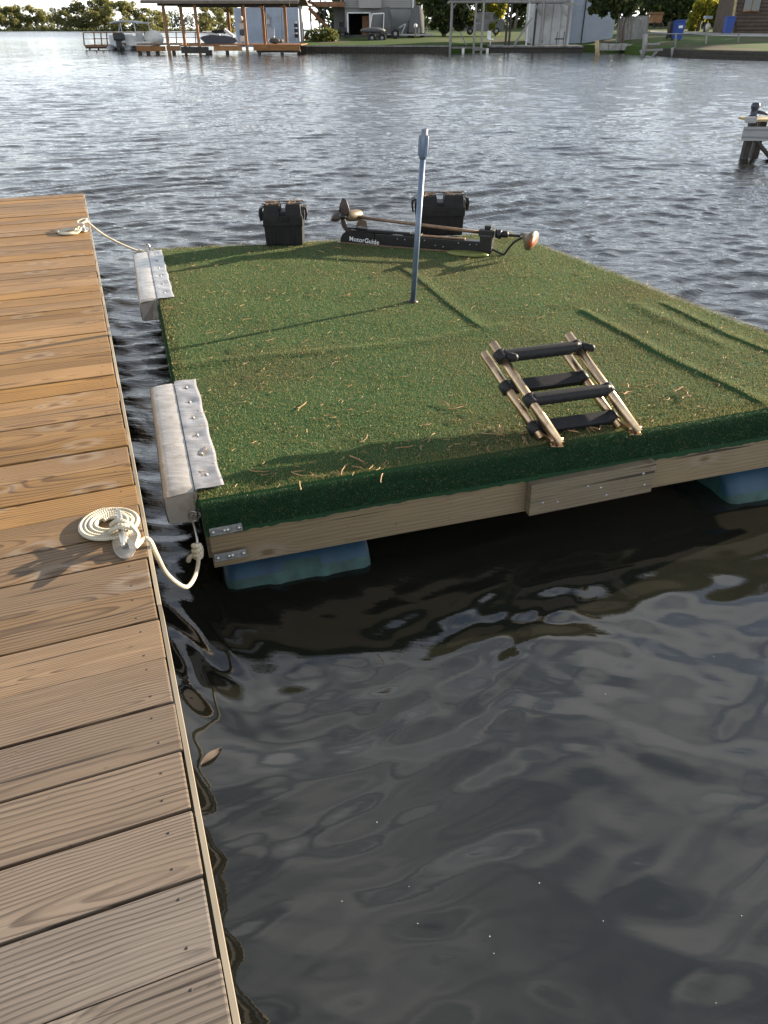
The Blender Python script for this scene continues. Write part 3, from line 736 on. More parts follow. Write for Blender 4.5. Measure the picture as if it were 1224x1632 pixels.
for ang in (62, 172, 278):
    m_ = MB(); V = []; F = []; d = px_ * math.cos(R_(ang)) + pz_ * math.sin(R_(ang)); e = pd.cross(d)
    for sgn in (0, .0045):
        for i in range(9):
            r = .018 + .105 * i / 8; wd = .020 + .024 * math.sin(math.pi * min(1, (i + 1) / 8.4) ** .8) if i < 8 else .016; cv = .042 * (i / 8) ** 2
            for k in range(4):
                x = (k / 3 - .5) * 2 * wd
                V.append(hub + d * r + e * (x + cv) + pd * (x * .35 + sgn))
    F = [(i * 4 + k, i * 4 + k + 1, i * 4 + k + 5, i * 4 + k + 4) for i in range(8) for k in range(3)]
    F += [tuple(36 + q for q in reversed(f)) for f in F]
    bd = [i * 4 for i in range(9)] + [33, 34, 35] + [i * 4 + 3 for i in reversed(range(8))]
    F += [(bd[i], bd[i + 1], 36 + bd[i + 1], 36 + bd[i]) for i in range(len(bd) - 1)]
    m_.add(V, F, 0, sm=True); m_.build('blade', M['propbrown'], prop, ORG[mot.name])
m_ = MB(); m_.prism([(0, 0), (.05, .01), (.10, 0), (.09, .05), (.03, .06)], T(566, 22, .03), tx, tz, ty * .012); m_.build('skeg', M['tan'], mot)
m_ = MB(); m_.box(T(775, 14), (.095, .08, .135), TM, 0, .012); m_.box(T(774, 29), (.11, .07, .05), TM, 0, .012); m_.box(T(776, 36), (.05, .055, .03), TM, 0, .008)
m_.lathe([(.03, 0), (.034, .01), (.03, .03)], T(790, 28, -.01), tx, 16); m_.build('tilt_bracket', M['blacksteel'], mot)
m_ = MB(); m_.lathe([(.030, 0), (.030, .012), (.022, .014), (.022, .022), (.030, .024), (.030, .036), (.02, .038), (.024, .06), (.024, .085), (.012, .095)], T(787, 28, .0), tx, 16); m_.tube([T(806, 27), T(826, 27)], .009, 12); m_.build('collar', M['rubber'], mot)
hd = (tx * .86 - ty * .42 - tz * .28).normalized(); hc = T(828, 27.5, -.01)
m_ = MB(); m_.lathe([(.02, -.02), (.024, 0), (.030, .022), (.055, .046), (.066, .062), (.071, .068), (.071, .076), (.0, .080)], hc, hd, 28)
head = m_.build('head_cone', M['tan'], mot)
m_ = MB(); m_.lathe([(.046, 0), (.046, .002), (0, .003)], hc + hd * .080, hd, 24); m_.build('dial_label', M['red'], head, ORG[mot.name])
m_ = MB(); m_.lathe([(.02, -.012), (.022, 0), (.02, .012)], hc - tx * .012, -ty, 16); m_.lathe([(.012, 0), (.012, .003)], hc - tx * .012 - ty * .012, -ty, 12, 1); m_.build('joint', [M['rubber'], M['offwhite']], head, ORG[mot.name])
m_ = MB(); m_.tube(spline([T(826, 26, -.02), T(816, 20, -.03), T(808, 10, -.03), T(803, 2.5, -.03), T(797, 2.5, -.02), T(785, 6, -.01), T(776, 6, 0)]), .008, 10); m_.build('cable', M['rubber'], mot)
m_ = MB(); m_.lathe([(.16, 0), (.165, .008), (.15, .016), (.09, .02), (0, .022)], T(752, .4, -.085), (0, 0, 1), 28)
for v in range(len(m_.v)):
    p = Vector(m_.v[v]) - T(752, 0, -.085); m_.v[v] = tuple(T(752, 0, -.085) + tx * p.dot(tx) + ty * p.dot(ty) * .42 + tz * p.dot(tz))
M['olive'] = plain('olive_plastic', (.13, .15, .03), .4, var=.3, scale=20)
m_.build('foot_pad', M['olive'], mot)
cu = bpy.data.curves.new('lettering', 'FONT'); cu.body = 'MotorGuide'; cu.size = .049; cu.extrude = .0006; cu.offset = .0006; cu.materials.append(M['white'])
cu.space_character = 1.06
_f = bpy.data.objects.new('font_source', cu); COL.objects.link(_f)
_me = bpy.data.meshes.new_from_object(_f.evaluated_get(bpy.context.evaluated_depsgraph_get())); bpy.data.objects.remove(_f)
tx_o = bpy.data.objects.new('lettering', _me); COL.objects.link(tx_o); tx_o.parent = bed
tx_o.matrix_local = Matrix.Translation(T(561, 4.2, -.0372) - ORG[mot.name]) @ Matrix((tx, tz, -ty)).transposed().to_4x4() @ Matrix.Rotation(R_(-2), 4, 'Z')

# ------------------------------------------------------------------ boarding ladder
LB, LRt = onr(893, 709, .012), onr(1018, 690, .012)
le = LRt - LB
best = None
for i in range(60):                                # the raised end that fits both rail tops
    for j in range(60):
        y = 2.6 + .9 * i / 59; z = .55 + .35 * j / 59
        d = ray(785, 548); P = E0 + d * ((y) / d.y)
        if abs(P.z - z) > .008: continue
        Q = P + le; c_ = cP * Q.y - sP * (Q.z - EYE); yy = sP * Q.y + cP * (Q.z - EYE)
        u = 612 + FOC * Q.x / c_; v = 816 - FOC * yy / c_
        er = abs(u - 905) + abs(v - 522) + 30 * abs((P - LB).length - .50)
        if best is None or er < best[0]: best = (er, P, (u, v))
LT = best[1]; print('ladder top', LT, best[0], best[2], (LT - LB).length)
ld = (LT - LB); LL = ld.length; ld.normalize(); lx = le.normalized(); ln_ = lx.cross(ld).normalized()
if ln_.z < 0: ln_ = -ln_
lad = thing('boarding_ladder', (LB + LRt) / 2, 'folding boat ladder of bronze tubes with black rungs on the raft edge', 'ladder')
LW = le.length
def LP(x, y, n=0.0): return LB + lx * x + ld * y + ln_ * n
for x in (0, LW): MB().tube([LP(x, 0), LP(x, LL)], .0196, 16).build('rail', M['alu'], lad)
for x in (-.030, LW - .026): MB().tube([LP(x, .065, -.046), LP(x, LL - .005, -.052)], .0186, 16).build('lower_rail', M['alu'], lad)
def rung(y, n, r, name='rung', flat=False):
    m_ = MB()
    if flat:
        m_.beam(LP(-.035, y, n), LP(LW - .02, y, n), .056, .030, up=ln_, bev=.008)
        for k in range(8): m_.beam(LP(LW * (.1 + .115 * k), y - .024, n - .004), LP(LW * (.1 + .115 * k), y + .0, n - .004), .004, .024, up=ln_)
    else:
        N = 26; m_.tube([LP(LW * i / N, y, n) for i in range(N + 1)], [r * (1 + (.03 if i % 2 else 0)) for i in range(N + 1)], 18)
    for x in ((-.028, LW - .028) if flat else (0, LW)): m_.tube([LP(x - .004, y - .022, n), LP(x - .004, y + .022, n)], .027, 16)
    m_.build(name, M['rubber'], lad)
rung(LL * .42, .005, .027); rung(LL * .86, .005, .027)
rung(LL * .63, -.050, .02, flat=True); rung(LL * .22, -.044, .02, flat=True)
for x in (.012, LW + .014):
    m_ = MB(); m_.tube([LP(x, LL * .86, .01), LP(x + .016, LL * .86 - .035, .035)], [.0175, .0175], 14); m_.sphere(LP(x + .016, LL * .86 - .035, .035), .0175, 12, 8); m_.build('end_grip', M['dustblack'], lad)
for x in (0, LW):
    m_ = MB(); m_.beam(LP(x - .02, .02, -.006), LP(x - .03, .115, -.05), .006, .022, up=ln_, bev=.001); m_.cyl(LP(x - .03, .025, 0), LP(x + .026, .025, 0), .0065, n=10)
    m_.box(LP(x, .022, -.02) , (.05, .06, .006), None, 0, .001); m_.build('hinge_bracket', M['alu'], lad)

# ------------------------------------------------------------------ cleats and ropes
def cleat(c, yaw_dir, label):
    th = thing('dock_cleat', c, label, 'cleat', 'steel cleats on the dock edge'); d = Vector(yaw_dir).normalized(); sd = Vector((-d.y, d.x, 0))
    m_ = MB(); V = [(math.cos(a_) * .035, math.sin(a_) * .088) for a_ in np.linspace(0, 2 * math.pi, 28, endpoint=False)]
    m_.prism(V, c + Vector((0, 0, .0005)), sd, d, (0, 0, .006)); m_.build('base', M['chrome'], th)
    for s_ in (-1, 1): MB().tube([c + d * s_ * .03 + Vector((0, 0, .004)), c + d * s_ * .026 + Vector((0, 0, .045))], [.011, .008], 14).build('stem', M['chrome'], th)
    pts = [c + d * x + Vector((0, 0, z)) for x, z in ((-.098, .062), (-.07, .055), (-.035, .049), (0, .047), (.035, .049), (.07, .055), (.098, .062))]
    MB().tube(spline(pts, 4), [.004 + .0072 * math.sin(math.pi * min(1, max(0, i / 24)) * .96 + .06) for i in range(25)], 14).build('horns', M['chrome'], th)
RR = .0074
cl = onz(199, 866, DOCK_Z); cdir = onz(199, 893, DOCK_Z) - onz(193, 838, DOCK_Z)
cleat(cl, cdir, 'steel cleat nearest the viewer, wound with the white coiled rope')
cd = cdir.normalized(); cs = Vector((-cd.y, cd.x, 0)) ; cs = cs if cs.x > 0 else -cs
def near_rope():
    cen = onz(177, 838, DOCK_Z); turns = 4.15
    rp = []
    for i in range(int(turns * 40)):
        a_ = i / 40 * 2 * math.pi; r = .032 + (.0148) * a_ / (2 * math.pi)
        rp.append(cen + Vector((math.cos(-a_ + 2.6) * r, math.sin(-a_ + 2.6) * r * .97, .0095 + .0015 * math.sin(a_ * 1.7))))
    U = lambda a, b, z: cl + cs * a + cd * b + Vector((0, 0, z))
    tail = [U(.03, -.10, .010), U(-.015, -.075, .014), U(-.032, -.035, .026), U(-.024, -.004, .054), U(.008, .010, .070), U(.034, -.004, .045), U(.030, -.036, .026), U(.0, -.052, .030), U(-.026, -.036, .050), U(0, -.016, .074), U(.030, .006, .060), U(.042, .016, .030)]
    over = [onz(215, 872, DOCK_Z + .02), onz(228, 860, DOCK_Z + .018), onz(239, 862, DOCK_Z + .012)]
    yk = RP(-.03, .06, 0).y
    hang = [(250, 885, .55), (264, 912, .46), (283, 930, .36), (299, 935, .30), (311, 918, .28), (316, 896, .285), (315, 880, .30)]
    hp = []
    for u, v, z in hang: hp.append(onz(u, v, z))
    path = rp[:-2] + spline([rp[-1]] + tail + over + hp, 8)[1:]
    th = thing('mooring_rope', cen, 'thick white rope coiled on the dock, sagging in a loop to the raft', 'rope')
    MB().tube(path, RR, 12).build('line', M['rope'], th)
    k = hp[-1]; m_ = MB()
    for j, (dz, r) in enumerate(((-.012, .014), (0, .017), (.014, .016), (.03, .013))):
        ring = [k + Vector((math.cos(a_) * r * .8, math.sin(a_) * r * .8, dz + .006 * math.sin(a_ + j))) for a_ in np.linspace(0, 6.283, 17)]
        m_.tube(ring, .0095, 10)
    m_.tube(spline([k + Vector((-.005, 0, -.005)), k + Vector((-.03, -.005, -.02)), k + Vector((-.04, 0, -.04))]), .009, 10); m_.build('knot', M['rope'], th)
    m_ = MB(); e = RP(-.012, .05, -.10)
    m_.tube(spline([k + Vector((0, 0, .03)), k + Vector((.006, 0, .055)), (k + e) / 2 + Vector((-.01, 0, .04)), e + Vector((-.03, 0, -.01)), e + Vector((-.01, 0, .008)), e]), .0045, 8)
    ring = [e + Vector((-.018 + math.cos(a_) * .018, 0, math.sin(a_) * .022)) for a_ in np.linspace(0, 6.283, 19)]
    m_.tube(ring, .004, 8); m_.build('snap_hook', M['chrome'], th)
near_rope()
cf = onz(134, 366, DOCK_Z)
cleat(cf, DE, 'small far cleat holding the taut rope at the dock end')
def far_rope():
    cen = onz(111, 371, DOCK_Z); rp = []
    for i in range(int(3.6 * 36)):
        a_ = i / 36 * 2 * math.pi; r = .035 + .0168 * a_ / 6.283
        rp.append(cen + Vector((math.cos(a_) * r, math.sin(a_) * r, .0095 + .002 * math.sin(a_ * 1.3) + .012 * (i % 36 < 4))))
    tail = [cf + Vector(q) for q in ((-.05, -.02, .02), (-.03, .03, .03), (.02, .05, .045), (.03, 0, .06), (-.01, -.045, .05), (-.035, .01, .06), (.01, .06, .065), (.03, .02, .055))]
    end = RP(-.03, c_FL.y - .02, -.03)
    th = thing('mooring_rope', cen, 'rope coiled at the dock end, its line taut to the far raft corner', 'rope')
    path = spline(rp[::3] + tail + [cf.lerp(end, .33) + Vector((0, 0, .02)), cf.lerp(end, .66), end], 6)
    MB().tube(path, .0078, 10).build('line', M['rope'], th)
    m_ = MB()
    for t, r in ((.9, .016), (.94, .018), (.98, .013)):
        p = cf.lerp(end, t); dd = (end - cf).normalized(); s1 = dd.orthogonal().normalized(); s2 = dd.cross(s1)
        m_.tube([p + s1 * math.cos(a_) * r * .7 + s2 * math.sin(a_) * r * .7 for a_ in np.linspace(0, 6.283, 15)], .0085, 8)
    m_.build('knot', M['rope'], th)
    m_ = MB(); e = RP(.0, c_FL.y - .02, .0); m_.tube(spline([end, e + Vector((-.02, 0, .03)), e + Vector((0, 0, .045)), e + Vector((.012, 0, .02)), e]), .005, 8); m_.build('snap_hook', M['chrome'], th)
far_rope()

# ------------------------------------------------------------------ pine litter on the turf, scraps on the water
m_ = MB()
for k in range(1500):
    s_, t_ = random.random(), random.random() ** 1.3
    c = corner(s_, t_); g = math.sin(c.x * 2.2 + 1) + math.sin(c.y * 2.9 + c.x) 
    if g < -.6 and random.random() < .6: continue
    h = float(turf_h(np.array([c.x]), np.array([c.y]))[0]); p = RP(c.x, c.y, h + .009)
    ln = random.uniform(.010, .032) if random.random() < .93 else random.uniform(.04, .09); a_ = random.random() * 6.28; cv = random.uniform(-1.6, 1.6); pts = []
    for i in range(5):
        pts.append(p.copy()); p = p + Vector((math.cos(a_), math.sin(a_), random.uniform(-.1, .16))) * ln / 4; a_ += cv / 4
    m_.tube(pts, random.uniform(.0009, .0018), 4, 0, False)
for (u, v, n) in ((450, 765, 3), (495, 775, 2), (680, 712, 3), (1010, 628, 5), (1080, 640, 4), (545, 752, 2), (735, 660, 4), (815, 690, 6), (940, 690, 6), (600, 750, 3), (400, 555, 3), (520, 395, 2)):
    for j in range(n):
        c = rab(onr(u + random.uniform(-25, 25), v + random.uniform(-12, 12))); p = RP(c.x, c.y, .014); a_ = random.random() * 6.28; ln = random.uniform(.04, .10); pts = []
        for i in range(6):
            pts.append(p.copy()); p = p + Vector((math.cos(a_), math.sin(a_), random.uniform(-.06, .10))) * ln / 5; a_ += random.uniform(-.5, .5)
        m_.tube(pts, random.uniform(.0018, .0034), 5, 0, False)
o = m_.build('pine_litter', M['twig']); tag(o, 'dry pine needles and twigs scattered over the green turf', 'pine litter', kind='stuff')
def leaf(u, v, ln, a_, label, mat='twig'):
    p = onz(u, v, .004); d = Vector((math.cos(a_), math.sin(a_), 0)); e = Vector((-d.y, d.x, 0)); m = MB(); V = []; n = 9
    for i in range(n):
        t = i / (n - 1); wd = ln * .16 * math.sin(math.pi * min(.98, t * .94 + .04)); q = p + d * (t - .5) * ln + Vector((0, 0, .004 * math.sin(t * 5)))
        V += [q + e * wd + Vector((0, 0, .003)), q, q - e * wd + Vector((0, 0, .003))]
    m.add(V, [(i * 3 + k, i * 3 + k + 1, i * 3 + k + 4, i * 3 + k + 3) for i in range(n - 1) for k in range(2)], sm=True)
    o = m.build('floating_leaf', M[mat]); tag(o, label, 'leaf')
leaf(337, 1205, .085, .95, 'long curled brown leaf floating beside the dock', 'bark')
m_ = MB()
for k in range(14):
    p = onz(random.uniform(330, 1224), random.uniform(960, 1620), .003); m_.sphere(p, random.uniform(.0008, .0018), 6, 4, 0, (1, 1, .5))
tag(m_.build('floating_specks', M['offwhite']), 'pale specks of pollen floating on the dark water', 'specks', kind='stuff')

# ------------------------------------------------------------------ far shore: land
SH = [(478, 84), (560, 83.5), (715, 84), (722, 82.2), (930, 81.5), (948, 82), (1000, 84.5), (1100, 92), (1224, 96)]
shp = [onz(u, v, 0) for u, v in SH]
def shoreY(x):
    return float(np.interp(x, [p.x for p in shp], [p.y for p in shp]))
def gz(x, y):
    s_ = y - shoreY(x)
    k = lambda a, b: float(smoothstep(a, b, np.array(s_)))
    return .50 + .40 * k(0, 10) + .35 * k(9, 30) + .012 * max(0, s_ - 30)
def GP(u, v):                                     # where the ray through a photo pixel meets the land
    d = ray(u, v); y = 55.0
    while y < 400:
        P = E0 + d * (y / d.y)
        if P.y > shoreY(P.x) and P.z <= gz(P.x, P.y): return P
        y += .1
    return P
def land():
    m = MB(); xs = np.linspace(shp[0].x - .2, 220, 150); ds = [0.0, .02, 1, 2, 4, 6, 9, 12, 16, 20, 25, 30, 40, 60, 90, 140, 220, 400]
    V = []
    for x in xs:
        for k, d in enumerate(ds):
            y = shoreY(x) + .25 + d; V.append((x, y, -1.0 if k == 0 else gz(x, y)))
    n = len(ds); F = [(i * n + k, (i + 1) * n + k, (i + 1) * n + k + 1, i * n + k + 1) for i in range(len(xs) - 1) for k in range(n - 1)]
    V2 = [(shp[0].x - .2, y, z) for (x, y, z) in V[:n]] + [(shp[0].x - .2, y, -1.0) for (x, y, z) in V[:n]]
    m.add(V, F, sm=True); m.add(V2, [(k, k + 1, n + k + 1, n + k) for k in range(n - 1)])
    tag(m.build('ground', M['ground'], org=(0, 0, 0)), kind='structure')
land()
m = MB(); rd = [GP(u, v) for u, v in ((1036, 52), (1090, 55), (1150, 58), (1224, 59))] ; pv = [GP(u, v) for u, v in ((1036, 49.5), (1090, 51), (1150, 53), (1224, 54))]
rd.append(rd[-1] + (rd[-1] - rd[-2]) * 3); pv.append(pv[-1] + (pv[-1] - pv[-2]) * 3)
V = []
for a, b in zip(rd, pv):
    for t in (0, .33, .67, 1):
        p = a.lerp(b, t); V.append((p.x, p.y, gz(p.x, p.y) + .03))
m.add(V, [(i * 4 + k, (i + 1) * 4 + k, (i + 1) * 4 + k + 1, i * 4 + k + 1) for i in range(len(rd) - 1) for k in range(3)])
tag(m.build('road', M['concrete']), kind='structure')

X3 = Vector((1, 0, 0)); Z3 = Vector((0, 0, 1))
class Far:
    """photo pixels at one distance -> metres"""
    def __init__(s, Y): s.Y = Y
    def p(s, u, v, dy=0.0): q = atY(u, v, s.Y); return Vector((q.x, q.y + dy, q.z))
    def box(s, m, u0, v0, u1, v1, dep, dy=0.0, mi=0, bev=0.0):
        a, b = s.p(min(u0, u1), max(v0, v1)), s.p(max(u0, u1), min(v0, v1)); vm = max((v0 + v1) / 2, 20.0)
        a.x, b.x = s.p(min(u0, u1), vm).x, s.p(max(u0, u1), vm).x
        return m.box(((a.x + b.x) / 2, s.Y + dy + dep / 2, (a.z + b.z) / 2), (abs(b.x - a.x), dep, abs(b.z - a.z)), None, mi, bev)
    def bar(s, m, u0, v0, u1, v1, th, dy=0.0, dy1=None, mi=0, dep=None):
        return m.beam(s.p(u0, v0, dy), s.p(u1, v1, dy if dy1 is None else dy1), th if dep is None else dep, th, up=(0.01, 1, 0.02) if dep is None else (0, 1, 0.001), mi=mi)
    def post(s, m, u, v0, v1, th, dy=0.0, mi=0):   # a plumb post through the pixel at its foot
        b = s.p(u, v1, dy); t = s.p(u, v0, dy)
        return m.box((b.x, b.y, (b.z + t.z) / 2), (th, th, abs(t.z - b.z)), None, mi)

# ------------------------------------------------------------------ trees
def crown_mb(blobs, n, size, seed, m=None, flat=.6):
    g = np.random.default_rng(seed); m = m or MB(); tot = sum(b[3] ** 2 for b in blobs)
    for (x, y, z, r, sz) in [(b[0], b[1], b[2], b[3], b[4] if len(b) > 4 else 1.0) for b in blobs]:
        cnt = int(n * r * r / tot)
        for i in range(cnt):
            d = g.normal(size=3); d /= np.linalg.norm(d); rr = r * (.45 + .62 * g.random() ** .5)
            c = Vector((x + d[0] * rr, y + d[1] * rr, z + d[2] * rr * sz)); s_ = size * (.55 + .9 * g.random())
            a = Vector(g.normal(size=3)).normalized(); b = a.orthogonal().normalized(); b = (Quaternion(a, g.random() * 6.28) @ b); e = a.cross(b)
            V = [c + b * s_, c + e * s_ * flat, c - b * s_, c - e * s_ * flat]
            m.add(V, [(0, 1, 2, 3)], 0, None, tuple(g.random(3)))
    return m
def blobs_round(h, w_, k, seed, base=.25):
    g = np.random.default_rng(seed); out = []
    for i in range(k):
        t = base + (1 - base) * g.random(); wd = w_ * .5 * math.sin(math.pi * min(1, (t - base * .6) / (1 - base * .6) * .92 + .06)) ** .6
        a = g.random() * 6.28; q = wd * g.random() ** .6 * .8; r = h * (.10 + .08 * g.random())
        out.append((math.cos(a) * q, math.sin(a) * q, min(t * h, h - r * .8), r, .8))
    return out
def tree(name, loc, h, w_, label, mat, n=900, k=14, seed=1, trunk_h=.35, size=None, group=None, base=.25, tr=.025):
    loc = Vector(loc); th = thing(name, loc, label, 'tree', group)
    cm = crown_mb([(loc.x + b[0], loc.y + b[1], loc.z + b[2], b[3], b[4]) for b in blobs_round(h, w_, k, seed, base)], n, size or h * .035, seed)
    cm.build('crown', mat, th)
    g = np.random.default_rng(seed + 99); t = MB(); top = loc + Vector((g.normal() * h * .02, 0, h * .75))
    t.tube(spline([loc - Z3 * .3, loc + Vector((g.normal() * .01 * h, 0, h * .3)), top], 5), np.linspace(h * tr, h * tr * .35, 11), 8)
    for i in range(5):
        z = h * (trunk_h + .07 * i); a = g.random() * 6.28; q = w_ * .32
        t.tube([loc + Z3 * z, loc + Vector((math.cos(a) * q * .5, math.sin(a) * q * .5, z + h * .08)), loc + Vector((math.cos(a) * q, math.sin(a) * q, z + h * .13))], [h * tr * .45, h * tr * .3, h * tr * .12], 6)
    t.build('trunk', M['bark'], th); return th
FT = [  # far shore: column, width px, top row, distance, words
    (-18, 60, 2, 560, 'rounded far tree at the left end of the distant shore'), (20, 26, 10, 565, 'slim far tree rising second along the distant shore'),
    (46, 40, 7, 570, 'wide far tree just left of the gap in the treeline'), (76, 24, 19, 575, 'low far tree in the gap of the distant treeline'),
    (106, 34, 11, 560, 'far tree just right of the gap in the treeline'), (136, 40, 0, 565, 'tall far tree above the end of the railed dock'),
    (166, 36, -3, 570, 'tallest far tree, left of the pontoon boat canopy'), (200, 48, 1, 555, 'broad far tree standing right behind the pontoon boat canopy'),
    (234, 34, 12, 560, 'far tree between the pontoon boat and the boathouse'), (256, 26, 18, 600, 'low far tree seen behind the leftmost boathouse post'),
    (338, 50, 9, 420, 'dark tree seen between the middle boathouse posts'), (366, 36, 8, 400, 'dark tree beside the left wall of the pale blue shed')]
for i, (u, wpx, top, Y, lab) in enumerate(FT):
    b = atY(u, HORIZ + 1667 * 1.0 / Y * 1.0, Y); b.z = .3; hgt = atY(u, top, Y).z - .3
    tree('far_tree', b, hgt, wpx * pxm(Y) * 1.85, lab, M['leaffar'], n=5200, k=42, seed=20 + i, size=hgt * .034, group='trees on the far shore', base=.02, tr=.009)
m = MB()
for i in range(34):                                # banks of brush and woods behind the individual trees
    u = -80 + i * 15 + random.uniform(-5, 5); Y = 640 if u < 250 else 980; p = atY(u, 44, Y); hpx = random.uniform(18, 30) if u < 250 else random.uniform(20, 30)
    hh_ = hpx * pxm(Y); crown_mb([(p.x + random.uniform(-6, 6), Y, hh_ * q, hh_ * .34, .9) for q in (.15, .4, .62)], 240, hh_ * .06, 300 + i, m)
o = m.build('distant_woods', M['leafblue']); tag(o, 'hazy woods along the distant shore behind the larger trees', 'woods', kind='stuff')
m = MB()
for i in range(60):
    u = -90 + i * 9; Y = 552; p = atY(u, 44, Y); r = random.uniform(1.0, 2.6); crown_mb([(p.x, Y, .6, r, .7)], 60, .6, 700 + i, m)
o = m.build('shore_brush', M['leaffar']); tag(o, 'low brush along the waterline of the distant shore', 'brush', kind='stuff')
m = MB(); m.box((-250, 640, .1), (1100, 160, .6)); tag(m.build('distant_shore', M['ground']), kind='structure')

# ------------------------------------------------------------------ railed dock and pontoon boat
F = Far(88); th = thing('railed_dock', F.p(240, 79), 'long dark dock with open pipe railing behind the pontoon boat', 'dock')
m = MB(); F.box(m, 135, 71.5, 172, 75, 3.0); F.box(m, 172, 69, 345, 72, 2.0, 1.0); m.build('deck', M['brownwood'], th)
m = MB(); F.box(m, 136, 75, 172, 77.5, .12, .05); m.build('fascia', M['darkwood'], th)
for u in (140, 154, 169, 210, 250, 300, 340): MB().cyl(F.p(u, 90, .6), F.p(u, 74, .6), .09, n=8).build('pile', M['darkwood'], th)
m = MB()
for dy in (0, 2.6): F.bar(m, 133, 52, 172, 52, .07, dy); F.bar(m, 135, 62, 172, 62, .05, dy)
F.bar(m, 172, 51.5, 345, 51.5, .07, 1.2); F.bar(m, 215, 60, 345, 60, .05, 1.2)
m.build('rail', M['brownwood'], th)
for u in (134, 151, 162, 171): m = MB(); F.bar(m, u - 1.5, 52, u + .5, 73, .10, 0); m.build('railing_post', M['brownwood'], th)
for u in (226, 249, 277, 308, 340): m = MB(); F.bar(m, u - 1, 51, u, 70, .09, 1.2); m.build('railing_post', M['brownwood'], th)

F = Far(85); th = thing('pontoon_boat', F.p(200, 80), 'white pontoon boat with canvas canopy and black outboard, moored at the railed dock', 'boat')
m = MB()
for u in (177, 205): m.lathe([(0, -1.6), (.3, -1.4), (.36, -.8), (.36, 5.2), (.25, 5.7), (0, 6.0)], F.p(u, 78, 1.0), (0, 1, 0), 16)
m.build('pontoon', M['galv'], th)
m = MB(); F.box(m, 172, 74, 211, 76, 6.5, .3); m.build('deck', M['grey'], th)
for u0, u1 in ((172.5, 183), (198, 210)): m = MB(); F.box(m, u0, 56, u1, 73.5, .12, .35); m.build('fence_panel', M['pontoonwhite'], th)
m = MB(); F.box(m, 172, 57, 173.4, 73.5, 6.0, .5); F.box(m, 209.5, 57, 211, 73.5, 6.0, .5); m.build('side_rail', M['pontoonwhite'], th)
for q in ((180, 55, 204, 62, 1.0, .6), (200, 50, 208, 60, .8, 3.5)): m = MB(); F.box(m, *q); m.build('seat', M['offwhite'], th)
m = MB(); V = []
for j in range(2):
    for i in range(9):
        t = i / 8; V.append(F.p(173 + 52.5 * t, 36.5 - 4.2 * math.sin(math.pi * min(1, t * 1.15 + .02)) ** .5 if t < .87 else 35, .2 + 2.6 * j))
V += [v - Z3 * .12 for v in V]
m.add(V, [(i, i + 1, i + 10, i + 9) for i in range(8)] + [(18 + i, 27 + i, 28 + i, 19 + i) for i in range(8)] + [(i, 18 + i, 19 + i, i + 1) for i in range(8)] + [(9 + i, 10 + i, 28 + i, 27 + i) for i in range(8)] + [(0, 9, 27, 18), (8, 26, 35, 17)])
m.build('canopy', M['canvaslight'], th)
for a, b, dy in (((190, 36), (194, 56), .3), ((212, 36), (216, 58), .3), ((224, 36), (230, 57), 2.6), ((178, 37), (176, 57), 2.6)):
    m = MB(); m.cyl(F.p(*a, dy), F.p(*b, dy), .045, n=8); m.build('canopy_pole', M['pontoonwhite'], th)
m = MB(); m.box(F.p(191, 58.5, -.3), (1.0, .7, .65), None, 0, .15); F.box(m, 187, 62, 195, 74, .35, -.45); F.box(m, 188.5, 74, 193.5, 80, .3, -.4); m.build('outboard_motor', M['blacksteel'], th)
m = MB(); m.sphere(F.p(236, 62, 2.2), .95, 14, 10, 0, (1.0, 1.3, .75)); m.box(F.p(222, 70, 1.5), (2.2, 3.0, .35), None, 0, .1); m.build('bow_cover', M['offwhite'], th)

# ------------------------------------------------------------------ boathouse
F = Far(72); th = thing('boathouse', F.p(340, 88), 'open brown boathouse on posts with low grey roof over the far water', 'boathouse')
D_ = 7.0
def slope_roof(u0, u1, vf, vb, dep, th_, dy=0.0):
    a, b = F.p(u0, vf, dy), F.p(u1, vf, dy); V = []
    rise = (vf - vb) * pxm(F.Y)
    for z in (0, -th_):
        V += [a + Z3 * z, b + Z3 * z, Vector((b.x - .3, b.y + dep / 2, b.z + rise + z)), Vector((a.x + .3, a.y + dep / 2, a.z + rise + z)), Vector((b.x, b.y + dep, b.z + z)), Vector((a.x, a.y + dep, a.z + z))]
    fs = [(0, 1, 2, 3), (3, 2, 4, 5), (6, 9, 8, 7), (9, 11, 10, 8), (0, 6, 7, 1), (1, 7, 8, 2), (2, 8, 10, 4), (4, 10, 11, 5), (5, 11, 9, 3), (3, 9, 6, 0)]
    return V, fs
m = MB(); m.add(*slope_roof(229, 478, 1.5, -22, D_ + 2, .16, -1.0)); m.build('roof', M['shingle'], th)
m = MB(); F.box(m, 231, 2.4, 477, 6.0, .08, -.95); m.build('roof_trim', M['soffit'], th)
m = MB(); F.box(m, 252, 5, 462, 9.5, .16, 0); F.box(m, 252, 5, 462, 8.5, .16, D_); m.build('header_beam', M['darkwood'], th)
for u, vt, vb, dy, mt in ((271, 7, 91, 0, 'brownwood'), (296, 7, 92, .4, 'brownwood'), (320, 7, 92, 0, 'brownwood'), (343, 8, 56, D_, 'brownwood'), (369, 8, 62, D_, 'brownwood'), (395, 7, 90, 0, 'brownwood'), (407, 9, 70, D_, 'darkwood'), (419, 8, 75, 1.5, 'brownwood'), (457, 6, 68, 0, 'brownwood')):
    m = MB(); F.post(m, u, vt, vb, .22, dy); m.build('post', M[mt], th)
m = MB(); F.box(m, 218, 69.5, 288, 71.5, 3.0); F.box(m, 286, 72, 345, 74, 1.2); F.box(m, 340, 71, 480, 72.5, 6.0, 0); m.build('deck', M['brownwood'], th)
